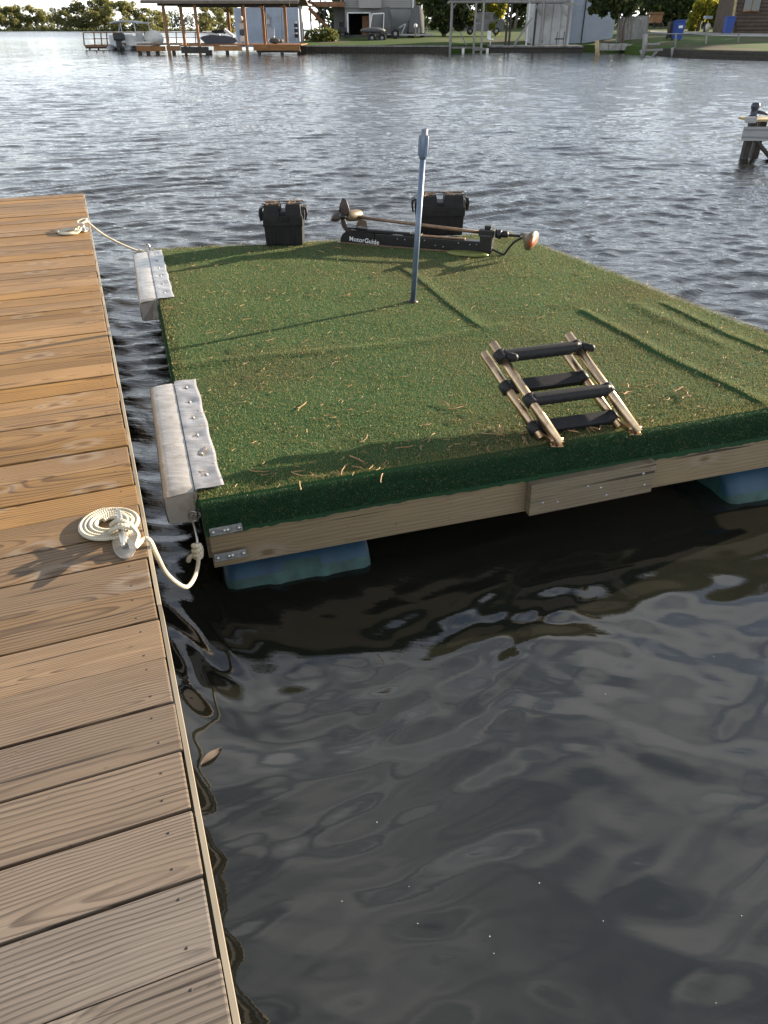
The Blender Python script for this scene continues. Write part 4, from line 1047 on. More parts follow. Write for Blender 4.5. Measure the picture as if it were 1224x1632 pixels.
for u0, u1, v0, v1, mt in ((218, 264, 73.5, 81.5, 'orangewood'), (266, 288, 73, 81, 'orangewood'), (289, 333, 74.5, 85, 'darkwood'), (341, 386, 73, 81, 'orangewood'), (404, 478, 71.5, 80.5, 'orangewood')):
    m = MB(); F.box(m, u0, v0, u1, v1, .1, -.12); m.build('fascia', M[mt], th)
m = MB(); F.box(m, 408, 79, 478, 84, .3, .3); m.build('lower_beam', M['darkwood'], th)
for u in (224, 237, 252, 278, 331, 336, 363, 414, 450): m = MB(); F.post(m, u, 80, 93, .26, .1); m.build('pile', M['darkwood'], th)
for a, b in (((456, 16), (446, 8)), ((420, 17), (412, 9))): m = MB(); F.bar(m, *a, *b, .12, .2); m.build('brace', M['brownwood'], th)
# things on its deck
F = Far(75); c = F.p(350, 72); th = thing('jet_ski', c, 'dark jet ski with white nose, parked in the boathouse slip', 'jet ski')
k = pxm(75); m = MB(); prof = [(-28, 7), (-25, 10), (-12, 12), (10, 11), (27, 8), (29, 4), (22, 0), (-20, 0)]
m.prism([(x * k, z * k) for x, z in prof], c + Vector((0, -.45, .1)), X3, Z3, Vector((0, 1.0, 0))); m.build('hull', M['navy'], th)
m = MB(); m.beam(c + Vector((-17 * k, .05, 16 * k)), c + Vector((2 * k, .05, 13 * k)), .5, .18, bev=.06); m.beam(c + Vector((10 * k, .05, 21 * k)), c + Vector((24 * k, .05, 11 * k)), .45, .2, bev=.05); m.build('nose_panel', M['white'], th)
m = MB(); m.beam(c + Vector((-10 * k, .05, 17 * k)), c + Vector((10 * k, .05, 19 * k)), .4, .25, bev=.08); m.build('saddle', M['rubber'], th)
m = MB(); m.tube(spline([c + Vector((12 * k, -.35, 25 * k)), c + Vector((10 * k, .05, 23 * k)), c + Vector((12 * k, .45, 25 * k))]), .04, 8); m.cyl(c + Vector((9 * k, .05, 15 * k)), c + Vector((10 * k, .05, 23 * k)), .06, n=8); m.build('handlebar', M['blacksteel'], th)
c = Far(74).p(388, 73); th = thing('life_vest_stand', c, 'pale and black vests stacked on a stand beside the jet ski', 'vest stand')
m = MB(); m.box(c + Vector((0, 0, .9)), (.08, .08, 1.9)); m.box(c + Vector((0, 0, .05)), (.5, .5, .1)); m.build('stand', M['darkwood'], th)
for z, mt in ((.5, 'offwhite'), (.95, 'navy'), (1.4, 'offwhite')): m = MB(); m.box(c + Vector((0, 0, z)), (.45, .35, .38), None, 0, .1); m.build('vest', M[mt], th)
m = MB(); m.sphere(c + Vector((0, 0, 1.95)), .17, 12, 8); m.build('cap', M['offwhite'], th)
F = Far(76); c = F.p(433, 66); c.z = gz(c.x, 84) if False else F.p(433, 66).z; th = thing('garden_chair', c, 'pale blue slat-back chair on the boathouse deck, in front of the shed', 'chair')
m = MB(); m.box(c + Vector((0, .25, .65)), (.55, .06, .75), Matrix.Rotation(-.2, 3, 'X'), 0, .02); m.build('backrest', M['sidingwhite'], th)
m = MB(); m.box(c + Vector((0, -.1, .35)), (.55, .55, .05), None, 0, .01); m.build('seat', M['sidingwhite'], th)
for x in (-.25, .25):
    for y in (-.33, .2): m = MB(); m.box(c + Vector((x, y, .16)), (.06, .06, .33)); m.build('leg', M['sidingwhite'], th)
c = Far(75).p(446, 69); th = thing('rolled_tarp', c, 'dark crumpled tarp heap with poles on the deck before the shed', 'tarp'); m = MB()
for i in range(6): m.sphere(c + Vector((random.uniform(-.6, .6), random.uniform(-.2, .3), .18)), random.uniform(.2, .34), 8, 6, 0, (1.3, 1, .7))
m.build('cloth', M['canvas'], th); m = MB(); m.cyl(c + Vector((.2, 0, 0)), c + Vector((.35, .1, 2.4)), .025, n=6); m.build('pole', M['darkwood'], th)

# ------------------------------------------------------------------ pale shed
F = Far(86); c = F.p(430, 66); th = thing('metal_shed', c, 'pale blue metal shed with roll-up side door beyond the boathouse', 'shed')
a, b, b2 = F.p(377, 64), F.p(478, 65), F.p(491, 62, 4.0); zt = F.p(377, 13).z; z0 = a.z - .6
m = MB(); m.prism([(0, 0), ((b - a).x, 0), ((b - a).x, zt - z0 + .25), (0, zt - z0)], Vector((a.x, F.Y, z0)), X3, Z3, Vector((0, 4.5, 0))); m.build('wall', M['sidingwhite'], th)
m = MB()
for i in range(44): u = 378 + i * 2.28; F.box(m, u, 14, u + .5, 65, .03, -.03)
m.build('panel_rib', M['sidingwhite'], th)['kind'] = 'stuff'
m = MB(); m.box((F.p(434.5, 0).x, F.Y + 2.25, zt + .32), (b.x - a.x + .5, 4.9, .14), None); m.build('roof', M['grey'], th)
m = MB(); m.box((b.x + .05, F.Y + 2.4, z0 + 1.5), (.06, 3.0, 2.4)); m.build('roll_door', M['housewall'], th)
m = MB(); m.box(F.p(479.5, 38, .0), (.25, .10, zt - z0), None); m.build('corner_trim', M['grey'], th)
c = F.p(428, 41, -.1); th2 = thing('house_plaque', c, 'small grey house-shaped plaque hung on the pale blue shed wall', 'plaque'); k = pxm(86)
m = MB(); m.prism([(-4 * k, 0), (4 * k, 0), (4 * k, 9 * k), (6 * k, 9 * k), (0, 16 * k), (-6 * k, 9 * k), (-4 * k, 9 * k)], c, X3, Z3, Vector((0, .06, 0))); m.build('board', M['grey'], th2)
m = MB(); m.box(c + Vector((0, -.02, 5 * k)), (5 * k, .04, 6 * k)); m.build('panel', M['sidingwhite'], th2)
c = Far(84).p(473, 62); th = thing('sign_stack', c, 'narrow post of small black and white signs by the shed corner', 'sign')
m = MB(); m.box(c + Vector((0, 0, .6)), (.1, .1, 1.6)); m.build('post', M['offwhite'], th)
for i in range(3): m = MB(); m.box(c + Vector((0, -.08, .25 + i * .42)), (.36, .06, .3)); m.build('sign_panel', M['blacksteel'], th)

# ------------------------------------------------------------------ house with stairs
F = Far(97); th = thing('lake_house', F.p(610, 62), 'two-storey grey house with an open garage bay facing the lake', 'house')
gz0 = F.p(600, 63).z - .4; A = F.p(549, 0); B = F.p(661, 0); tz_ = F.p(600, 12.5).z
m = MB()
def wall_block(u0, u1, za, zb, dep=9.0, dy=0.0, mt='housewall', name='wall'):
    m = MB(); a, b = F.p(u0, 0), F.p(u1, 0); m.box(((a.x + b.x) / 2, F.Y + dy + dep / 2, (za + zb) / 2), (b.x - a.x, dep, zb - za)); return m.build(name, M[mt], th)
wall_block(549, 554, gz0, tz_); wall_block(590, 661, gz0, tz_); wall_block(554, 590, F.p(0, 21).z, tz_)
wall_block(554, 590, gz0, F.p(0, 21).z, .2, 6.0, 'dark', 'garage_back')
wall_block(548, 662, tz_, tz_ + 5.5, 9.3, -.15, 'siding', 'upper_wall')
m = MB()
for i in range(20): F.box(m, 548, 12.3 - i * 3.2, 662, 11.8 - i * 3.2, .03, -.185)
m.build('siding_lap', M['housewall'], th)['kind'] = 'stuff'
m = MB(); F.box(m, 553, 21, 555.5, 62, .12, -.12); F.box(m, 588.5, 21, 591, 62, .12, -.12); F.box(m, 553, 19.5, 591, 21.4, .12, -.12); m.build('door_frame', M['white'], th)
m = MB(); F.box(m, 577, 25, 589, 61, .08, 1.2); m.build('open_door', M['brownwood'], th)
m = MB(); F.box(m, 657, -40, 659, 20, .12, -.35); m.build('downpipe', M['white'], th)
m = MB(); F.box(m, 572, -20, 608, 13, .5, -.7); m.build('bay', M['siding'], th)
m = MB(); m.prism([(-.6, 0), (B.x - A.x + .6, 0), ((B.x - A.x) / 2, 3.2)], Vector((A.x, F.Y - .9, tz_ + 5.5)), X3, Z3, Vector((0, 11, 0))); m.build('roof', M['shingle'], th)
# timber deck and stairs: part of the house
m = MB(); F.box(m, 474, 3, 550, 9, 3.6, -1.0); F.box(m, 492, 8.8, 549, 11.5, .2, -1.05); m.build('timber_deck', M['brownwood'], th)
for u in (478, 495, 512, 519, 532, 547): m = MB(); F.post(m, u, -28, 4, .14, -.95); m.build('deck_post', M['darkwood'], th)
m = MB(); F.bar(m, 474, -8, 550, -8, .12, -1.0); F.bar(m, 474, -26, 550, -26, .12, -1.0)
for a_, b_ in (((474, -6), (492, 3)), ((492, 3), (509, -8))): F.bar(m, *a_, *b_, .16, -1.0)
m.build('deck_rail', M['darkwood'], th)
for dy in (-1.0, .2): m = MB(); F.bar(m, 493, 13, 531, 53, .30, dy); m.build('stair_stringer', M['brownwood'], th)
for i in range(11): t = i / 10; m = MB(); F.box(m, 494 + 36 * t, 14 + 38 * t, 499 + 36 * t, 15 + 38 * t, 1.3, -1.0); m.build('stair_tread', M['brownwood'], th)
m = MB(); F.bar(m, 497, 2, 533, 42, .10, -1.05); m.build('stair_rail', M['darkwood'], th)
for u, v0, v1 in ((519, 10, 52), (511, 14, 40), (498, 10, 58)): m = MB(); F.post(m, u, v0, v1 + 6, .16, -1.0); m.build('stair_post', M['darkwood'], th)
wall_block(529, 549, gz0, F.p(0, 8.5).z, 4, 2.0, 'housewall', 'side_wall')

# ------------------------------------------------------------------ trailers, covered boats, garden
def wheel(m, c, r, w_=.22, mi=0):
    m.lathe([(r * .55, -w_ / 2), (r * .95, -w_ / 2), (r, -w_ * .3), (r, w_ * .3), (r * .95, w_ / 2), (r * .55, w_ / 2), (r * .5, w_ * .2), (0, w_ * .2)], c, (0, -1, 0), 20, mi)
F = Far(86); k = pxm(86); th = thing('utility_trailer', F.p(590, 67), 'low dark flatbed trailer with twin axle wheels on the bank', 'trailer')
m = MB(); F.box(m, 563, 56, 617, 58.5, 2.0); F.bar(m, 563, 57, 548, 61, .12, 1.0); F.bar(m, 563, 57.2, 551, 57.5, .1, 0.2); m.build('bed', M['blacksteel'], th)
m = MB(); F.box(m, 576, 49.5, 612, 50.8, .1, .0); F.box(m, 576, 50, 577, 57, .1); F.box(m, 611, 50, 612, 57, .1); m.build('side_rail', M['blacksteel'], th)
for u in (593, 609): m = MB(); wheel(m, F.p(u, 60.5, -.15), 6.3 * k); w_ = m.build('wheel', M['tyre'], th); m = MB(); m.lathe([(0, 0), (2.6 * k, 0), (2.4 * k, .05), (0, .06)], F.p(u, 60.5, -.21), (0, -1, 0), 14); m.build('rim', M['grey'], w_, ORG[th.name])
m = MB(); F.bar(m, 584, 54, 602, 54, .06, -.3); F.bar(m, 601, 54, 617, 54, .06, -.3); m.build('mudguard', M['blacksteel'], th)
m = MB(); m.sphere(F.p(594, 48.5, .9), .5, 10, 6, 0, (2.6, 1, .5)); m.build('load', M['canvas'], th)
def covered_boat(u0, u1, vt, vb, Y, label):
    F = Far(Y); th = thing('covered_boat', F.p((u0 + u1) / 2, vb + 5), label, 'covered boat'); c = F.p((u0 + u1) / 2, vb); h = (vb - vt) * pxm(Y); w_ = (u1 - u0) * pxm(Y)
    m = MB(); n = 9; V = []
    for j in range(7):
        y = j * .8
        for i in range(n):
            t = i / (n - 1); a_ = math.pi * t; sh = 1 - .06 * j
            V.append(c + Vector((-math.cos(a_) * w_ / 2 * (1 if 0 < i < n - 1 else 1.02), y, h * sh * (math.sin(a_) ** .55) + .05 * math.sin(i * 3 + j))))
    F_ = [(j * n + i, j * n + i + 1, (j + 1) * n + i + 1, (j + 1) * n + i) for j in range(6) for i in range(n - 1)] + [tuple(range(n)), tuple(6 * n + i for i in range(n))]
    m.add(V, F_, sm=True); m.build('cover', M['canvas'], th)
    m = MB(); m.box(c + Vector((0, 2, -.15)), (w_ * .8, 4.5, .14)); m.build('trailer_frame', M['blacksteel'], th)
    for s_ in (-1, 1): m = MB(); wheel(m, c + Vector((s_ * w_ * .42, 1.8, -.1)), .33); m.build('wheel', M['tyre'], th)
covered_boat(607, 625, 18, 54, 93, 'narrow grey tarp-covered boat standing behind the flatbed trailer')
covered_boat(652, 676, 16, 52, 92, 'dark tarp-covered boat by the big tree, right of the house wall')
F = Far(92); th = thing('tube_rack', F.p(597, 50), 'leaning white tube frame propped left of the tarp-covered boat', 'frame'); m = MB()
F.bar(m, 589, 50, 593, 22, .10); F.bar(m, 593, 22, 612, 21, .10); F.bar(m, 612, 21, 611, 50, .08); m.build('tube', M['white'], th)
F = Far(89); th = thing('boat_trailer', F.p(645, 60), 'empty boat trailer with spare wheel and winch post behind the bank', 'trailer'); m = MB()
F.box(m, 617, 54, 692, 55.5, .12); F.box(m, 625, 55.5, 690, 57, .12, 1.6); F.bar(m, 640, 54, 647, 38, .12); F.bar(m, 636, 44, 646, 38, .1); F.bar(m, 668, 54, 668, 44, .1); F.bar(m, 681, 54, 681, 47, .1); m.build('frame', M['galv'], th)
m = MB(); wheel(m, F.p(630, 54, -.2), .46); m.build('wheel', M['tyre'], th); m = MB(); m.lathe([(0, 0), (.2, 0), (.18, .05), (0, .06)], F.p(630, 54, -.3), (0, -1, 0), 12); m.build('rim', M['grey'], th)
F = Far(84); c = F.p(662, 61); th = thing('globe_lamp', c, 'short garden lamp with a round white globe on the bank', 'lamp'); m = MB(); m.cyl(c, F.p(662, 44), .04, n=8); m.build('post', M['darkwood'], th); m = MB(); m.sphere(F.p(662, 41), .18, 12, 8); m.build('globe', M['offwhite'], th)
F = Far(91); c = F.p(546, 61); th = thing('garden_tractor', c, 'small dark mower parked left of the garage opening', 'mower'); m = MB(); m.box(c + Vector((0, 0, .7)), (.9, 1.2, .5), None, 0, .1); m.build('hood', M['blacksteel'], th); m = MB(); m.box(c + Vector((-.1, .5, 1.2)), (.5, .15, .6), None, 0, .06); m.build('seat', M['rubber'], th)
m = MB(); m.cyl(c + Vector((.1, -.2, .9)), c + Vector((.0, .1, 1.45)), .03, n=6); m.lathe([(.18, -.02), (.22, 0), (.18, .02)], c + Vector((0, .1, 1.45)), (.2, -.6, 1), 14); m.build('steering_wheel', M['blacksteel'], th)
for x in (-.45, .45): m = MB(); wheel(m, c + Vector((x, -.3, .28)), .28); m.build('wheel', M['tyre'], th)
F = Far(84); c = F.p(515, 67); th = thing('shore_bush', c, 'rounded green bush with yellow tips on the bank below the stairs', 'bush')
cm = crown_mb([(c.x + x, c.y + y, c.z + z, r, .8) for x, y, z, r in ((-1.1, 0, .5, .6), (-.4, 0, .65, .7), (.4, .2, .6, .7), (1.0, 0, .5, .6), (0, -.4, .4, .6))], 900, .13, 41); cm.build('foliage', M['leafmid'], th)
m = MB()
for i in range(6): m.cyl(c + Vector((-.8 + .3 * i, 0, -.2)), c + Vector((-1 + .4 * i, .1, .6)), .03, .015, 6)
m.build('stem', M['bark'], th)
F = Far(84.5); c = F.p(489, 63); th = thing('red_tub', c, 'small red tub on the bank left of the bush', 'tub'); m = MB(); m.box(c + Vector((0, 0, .3)), (.35, .5, .7), Matrix.Rotation(.5, 3, 'Y'), 0, .1); m.build('tub_body', M['red'], th)
# bulkhead
th = thing('bulkhead', (shp[1].x, shp[1].y, 0), 'dark timber bulkhead holding the bank below the house', 'bulkhead')
m = MB(); xs = np.arange(shp[0].x - .1, shp[2].x + .1, .30)
for x in xs: y = shoreY(x); m.box((x, y + .02 * random.random(), -.05), (.27, .10, 1.02 + .04 * random.random()), None, 0, .02)
m.build('sheet_piling', M['darkwood'], th)
m = MB(); m.beam((shp[0].x - .1, shoreY(shp[0].x) + .05, .50), (shp[2].x + .1, shoreY(shp[2].x) + .05, .50), .22, .10); m.build('cap', M['greywood'], th)

F = Far(92); c = GP(707, 59); c.z = gz(c.x, c.y)
cy = c.y; th = thing('oak_tree', c, 'big dark broad-leaved tree on the bank beside the grey house', 'tree'); k = pxm(cy)
bl = []
for (u, v, r) in ((690, 12, 13), (712, 6, 16), (735, 4, 14), (700, 30, 12), (722, 26, 14), (742, 22, 11), (684, -8, 16), (715, -18, 20), (745, -12, 17), (708, 44, 8), (733, 40, 9), (690, 40, 6), (752, 34, 7), (765, 2, 12)):
    p = atY(u, v, cy); bl.append((p.x, p.y + random.uniform(-1.2, 1.2), p.z, r * k, .85))
crown_mb(bl, 5200, .22, 77).build('crown', M['leafdark'], th)
m = MB(); m.tube(spline([c - Z3 * .3, c + Vector((.1, 0, 1.8)), c + Vector((.3, .2, 4.5))]), np.linspace(.28, .12, 17), 10)
for dx in (-1.4, -.6, 1.0, 1.8): m.tube([c + Vector((.1, 0, 1.8)), c + Vector((dx * .6, 0, 3.0)), c + Vector((dx, .2, 4.6))], [.12, .09, .04], 7)
m.build('trunk', M['bark'], th)
# parked car
F = Far(100); k = pxm(100); c = F.p(768, 57); th = thing('parked_car', c, 'grey estate car parked in the shade under the big tree', 'car')
W = 66 * k; body = [(-.5, .10), (-.5, .24), (-.46, .30), (-.30, .33), (-.22, .44), (-.02, .47), (.26, .46), (.40, .34), (.485, .30), (.5, .20), (.49, .10)]
m = MB(); m.prism([(x * W, z * W) for x, z in body], c + Vector((0, -.9, 0)), X3, Z3, Vector((0, 1.75, 0))); m.build('body', M['carpaint'], th)
m = MB(); m.prism([(x * W, z * W) for x, z in ((-.27, .335), (-.20, .425), (-.05, .45), (-.05, .335))], c + Vector((0, -.915, 0)), X3, Z3, Vector((0, .01, 0))); m.prism([(x * W, z * W) for x, z in ((-.03, .335), (-.03, .45), (.24, .44), (.34, .335))], c + Vector((0, -.915, 0)), X3, Z3, Vector((0, .01, 0))); m.build('window', M['glass'], th)
for x in (-.31, .31): m = MB(); wheel(m, c + Vector((x * W, -.85, .075 * W + .08)), .36); w_ = m.build('wheel', M['tyre'], th); m = MB(); m.lathe([(0, 0), (.2, 0), (.18, .04), (0, .05)], c + Vector((x * W, -.93, .075 * W + .08)), (0, -1, 0), 12); m.build('rim', M['grey'], w_, ORG[th.name])
m = MB(); m.box(c + Vector((.485 * W, -.6, .25 * W)), (.1, .4, .25), None, 0, .04); m.build('headlight', M['white'], th)
c = GP(789, 58); cy = c.y; k = pxm(cy); th = thing('yellow_tree', c, 'sunlit yellow-green small tree behind the bare boat lift', 'tree'); bl = []
for (u, v, r) in ((784, 14, 8), (796, 20, 8), (790, 32, 7), (784, 42, 6), (801, 10, 8), (778, 4, 8), (793, 50, 4)):
    p = atY(u, v, cy); bl.append((p.x, p.y + random.uniform(-.5, .5), p.z, r * k, .9))
crown_mb(bl, 1500, .2, 78).build('crown', M['leafgold'], th)
m = MB(); m.tube([c - Z3 * .2, c + Vector((.1, 0, 2)), c + Vector((0, 0, 4))], [.1, .08, .04], 7); m.build('trunk', M['bark'], th)

# ------------------------------------------------------------------ boat lift and pier
F = Far(77); th = thing('boat_lift', F.p(740, 85), 'bare grey boat lift frame of thin posts under a flat top, beside the pier', 'boat lift')
m = MB(); F.box(m, 717, .5, 768, 4.5, 3.5); m.build('top_frame', M['greywood'], th)
for u, vt, dy in ((716.5, 4, 0), (754, 4, 0), (766, 4, 0), (760, 4, 3.2), (722, 4, 3.2)): m = MB(); F.post(m, u, vt, 91, .17, dy); m.build('post', M['greywood'], th)
for a, b in (((719, 17), (727, 6)), ((751, 17), (744, 6)), ((733, 50), (743, 72)), ((756, 38), (766, 37))): m = MB(); F.bar(m, *a, *b, .10, .05); m.build('brace', M['greywood'], th)
m = MB(); F.box(m, 718, 74.5, 768, 77.5, .2, .2); F.box(m, 754, 77, 779, 80.5, 1.0, -.1); m.build('lower_beam', M['greywood'], th)
for u in (737.5, 776): m = MB(); F.post(m, u, 77, 90, .22, -.05); m.build('short_post', M['offwhite'], th)
F = Far(79); th = thing('covered_pier', F.p(860, 84), 'low dark pier with slim posts and a roof edge before the white shed', 'pier')
m = MB(); F.box(m, 782, 72.5, 930, 75.5, 3.0); m.build('deck', M['greywood'], th)
m = MB(); F.box(m, 782, 75.6, 930, 84, .3, .2); m.build('fascia', M['darkwood'], th)
m = MB(); F.box(m, 768, .0, 908, 4.2, 3.5); F.box(m, 900, 4.5, 919, 8.5, .2); m.build('roof_edge', M['greywood'], th)
for u, mt in ((805.5, 'darkwood'), (811, 'darkwood'), (838.5, 'offwhite'), (850, 'darkwood'), (860, 'greywood'), (901, 'greywood')): m = MB(); F.post(m, u, 3.5, 73, .17 if mt != 'offwhite' else .12, .1); m.build('post', M[mt], th)
for a, b in (((854, 8), (863, 24)), ((894, 7), (904, 26)), ((848, 28), (820, 71))): m = MB(); F.bar(m, *a, *b, .16, .05); m.build('brace', M['greywood'], th)
m = MB(); F.bar(m, 884, 62, 899, 62, .1, -.05); F.post(m, 886, 50, 72, .06, -.05); F.post(m, 897, 50, 72, .06, -.05); m.build('boarding_rail', M['darkwood'], th)
for u in (800, 830, 872, 915): m = MB(); F.post(m, u, 83, 92, .26, .3); m.build('pile', M['darkwood'], th)
c = F.p(782, 72, .3); th = thing('swivel_chair', c, 'small white moulded seat at the left end of the low pier', 'chair'); m = MB(); m.box(c + Vector((0, 0, .45)), (.5, .5, .12), None, 0, .05); m.build('cushion', M['white'], th); m = MB(); m.box(c + Vector((-.15, .2, .8)), (.35, .1, .6), Matrix.Rotation(.2, 3, 'X'), 0, .04); m.build('backrest', M['white'], th); m = MB(); m.cyl(c, c + Z3 * .4, .05, n=8); m.build('stem', M['white'], th)

# ------------------------------------------------------------------ white sheds, fence, tree
F = Far(83); th = thing('white_shed', F.p(880, 71), 'weathered white panelled shed directly behind the low pier', 'shed')
m = MB(); F.box(m, 853, -34, 912, 75, 5.0); m.build('wall', M['rustwhite'], th)
m = MB()
for u in (853.5, 868, 881, 895, 907): F.box(m, u, -34, u + .7, 75, .05, -.05)
m.build('panel_seam', M['grey'], th)
m = MB(); F.box(m, 850, -38, 914, -34, 5.6, -.3); m.build('roof', M['grey'], th)
m = MB(); F.box(m, 862, 64, 866, 68, .05, -.05); m.build('vent', M['grey'], th)
F = Far(85); th = thing('blue_white_shed', F.p(940, 71), 'taller bluish white metal shed, brown stains low on its wall, right of the panelled shed', 'shed')
m = MB(); F.box(m, 907, -40, 982, 76, 5.0); m.build('wall', M['sidingwhite'], th)
m = MB()
for i in range(30): F.box(m, 914 + i * 2.3, -40, 914.4 + i * 2.3, 74, .03, -.03)
m.build('panel_rib', M['rustwhite'], th)['kind'] = 'stuff'
m = MB(); F.box(m, 931, -40, 932.2, 82, .14, -.16); m.build('corner_post', M['darkwood'], th)
m = MB(); F.box(m, 904, -44, 985, -40, 5.6, -.3); m.build('roof', M['grey'], th)
th = thing('old_fence', F.p(1010, 68), 'leaning grey board fence behind the slim tree on the bank', 'fence')
def lean_fence(u0, u1, vt0, vt1, vb, dy, name):
    m = MB(); n = int((u1 - u0) / 2.0)
    for i in range(n):
        t = (i + .5) / n; u = u0 + (u1 - u0) * t; vt = vt0 + (vt1 - vt0) * t + random.uniform(-1, 1)
        m.beam(F.p(u - 4, vb + 3, dy + random.uniform(-.03, .03)), F.p(u + 1 + random.uniform(-.5, .5), vt, dy + .1), .05, 1.75 * pxm(F.Y), up=(1, 0, 0))
    return m.build(name, M['greywood'], th)
F = Far(80); lean_fence(985, 1034, 24, 26, 68, 0, 'boards'); m = MB(); F.bar(m, 985, 35, 1036, 36, .1, .15); F.bar(m, 982, 58, 1032, 58, .1, .15); m.build('fence_rail', M['greywood'], th)
c = F.p(986, 69, -1.0); cy = c.y; k = pxm(cy); th = thing('slim_tree', c, 'tree with two slim trunks standing before the leaning board fence', 'tree'); bl = []
for (u, v, r) in ((955, 10, 11), (970, 4, 14), (990, 6, 13), (1008, 8, 10), (950, -8, 12), (980, -14, 18), (1012, -8, 12), (964, 20, 6), (984, 22, 7), (945, 16, 6), (1000, 20, 6)):
    p = atY(u, v, cy); bl.append((p.x, p.y + random.uniform(-.8, .8), p.z, r * k, .85))
crown_mb(bl, 3400, .19, 79).build('crown', M['leafdark'], th)
m = MB(); m.tube(spline([c - Z3 * .3, F.p(984, 45, -1), F.p(981, 20, -1)]), np.linspace(.15, .08, 17), 8); m.tube(spline([c + Vector((.2, 0, -.3)), F.p(990, 45, -.9), F.p(996, 18, -.9)]), np.linspace(.13, .07, 17), 8); m.build('trunk', M['bark'], th)
th = thing('concrete_ledge', F.p(1000, 78), 'low grey ledge of broken slabs at the foot of the fence', 'ledge'); F = Far(76)
m = MB()
for i in range(9): u = 960 + i * 10.5; F.box(m, u, 70 + random.uniform(-.6, .6), u + 10, 80.5, 1.2, random.uniform(0, .2), 0, .05)
m.build('slab', M['concrete'], th)
F = Far(70); c = F.p(952, 90); th = thing('mooring_post', c, 'short yellowed wooden post standing alone in the water by the sheds', 'post'); m = MB(); m.cyl(F.p(952.5, 97), F.p(951, 64.5), .17, .16, 10); m.build('shaft', M['yellowpost'], th)

# ------------------------------------------------------------------ right bank
th = thing('retaining_wall', shp[7], 'low dark timber retaining wall at the edge of the right-hand lawn', 'retaining wall')
for a, b in ((6, 7), (7, 8)):
    m = MB(); p, q = shp[a], shp[b]; q = q + (q - p) * (1.2 if b == 8 else 0)
    for z in (.0, .2, .4): m.beam((p.x, p.y + .1, z), (q.x, q.y + .1, z + random.uniform(-.01, .01)), .16, .185)
    m.build('timber', M['darkwood'], th)
def bin_(c, s_, label, mat):
    th = thing('wheeled_bin', c, label, 'bin'); V = []
    m = MB(); w0, w1, h = .46 * s_, .58 * s_, 1.0 * s_
    V = [Vector((x * w0 / 2, y * w0 / 2, .08)) for x, y in ((-1, -1), (1, -1), (1, 1), (-1, 1))] + [Vector((x * w1 / 2, y * w1 / 2 * 1.15, h)) for x, y in ((-1, -1), (1, -1), (1, 1), (-1, 1))]
    m.add([c + v for v in V], [(0, 1, 2, 3), (4, 5, 6, 7), (0, 1, 5, 4), (1, 2, 6, 5), (2, 3, 7, 6), (3, 0, 4, 7)]); m.build('body', M[mat], th)
    m = MB(); m.box(c + Vector((0, 0, h + .04)), (w1 * 1.08, w1 * 1.25, .08), Matrix.Rotation(-.06, 3, 'X'), 0, .03); m.cyl(c + Vector((-w1 * .4, w1 * .66, h)), c + Vector((w1 * .4, w1 * .66, h)), .03, n=8); m.build('lid', M[mat], th)
    for x in (-1, 1): m = MB(); m.lathe([(0, -.04), (.13, -.04), (.13, .04), (0, .04)], c + Vector((x * w0 * .5, w0 * .45, .13)), (1, 0, 0), 12); m.build('wheel', M['tyre'], th)
    return th
c1 = GP(1078, 64.5); bin_(c1, 25 * pxm(c1.y) / 1.0, 'blue wheeled bin with white emblem, standing on the lawn', 'bluebin')
th = bpy.data.objects['wheeled_bin']; m = MB(); s_ = 25 * pxm(c1.y); m.box(c1 + Vector((0, -.335 * s_, .72 * s_)), (.26 * s_, .02, .14 * s_), Matrix.Rotation(R_(6), 3, 'X'), 0, .005); m.build('emblem', M['white'], th)
c2 = GP(1068, 62.0); bin_(c2, 20 * pxm(c2.y), 'dark bin close behind the blue bin on the lawn', 'blacksteel')
c3 = GP(1158, 54.5); bin_(c3, 22 * pxm(c3.y), 'blue bin beside the plank leaning on the log cabin', 'bluebin')
def rail_fence():
    c = GP(1120, 78); th = thing('pipe_railing', c, 'thin grey pipe railing along the edge of the lawn', 'railing'); tops = []
    for u, v0, v1 in ((1029, 54, 82), (1075, 54, 77), (1124, 54, 77), (1175, 54, 76)):
        Y = 68; b = atY(u, v1 + 4, Y); t = atY(u + 2.5, v0, Y); tops.append(t); m = MB(); m.cyl(b, t, .07, n=8); m.build('post', M['greywood'], th)
    m = MB(); m.tube(tops, .04, 8); m.build('rail', M['greywood'], th)
rail_fence()
F = Far(67); th = thing('broken_jetty', F.p(1040, 90), 'wrecked grey jetty timbers leaning in the shallows before the lawn', 'jetty')
for a, b, r in (((1024, 96), (1028, 54), .13), ((1021, 80), (1027, 96), .10), ((1048, 80), (1036, 95), .11), ((1072, 76), (1071, 95), .12), ((1092, 84), (1088, 96), .09), ((1112, 82), (1104, 92), .1), ((1130, 83), (1122, 93), .1)):
    m = MB(); m.cyl(F.p(*a), F.p(*b), r, n=8); m.build('timber', M['greywood'], th)
for q in ((1026, 80, 1056, 79, .14), (1030, 71, 1058, 70, .12, 1.0)): m = MB(); F.bar(m, *q); m.build('crosspiece', M['greywood'], th)
m = MB()
for i in range(26): p = F.p(random.uniform(1095, 1190), random.uniform(88, 92), random.uniform(-.8, 0)); m.sphere((p.x, p.y, .0), random.uniform(.08, .25), 7, 5, 0, (1.3, 1, .6))
tag(m.build('shore_rocks', M['concrete']), 'pale stones at the waterline below the retaining wall', 'rocks', kind='stuff')
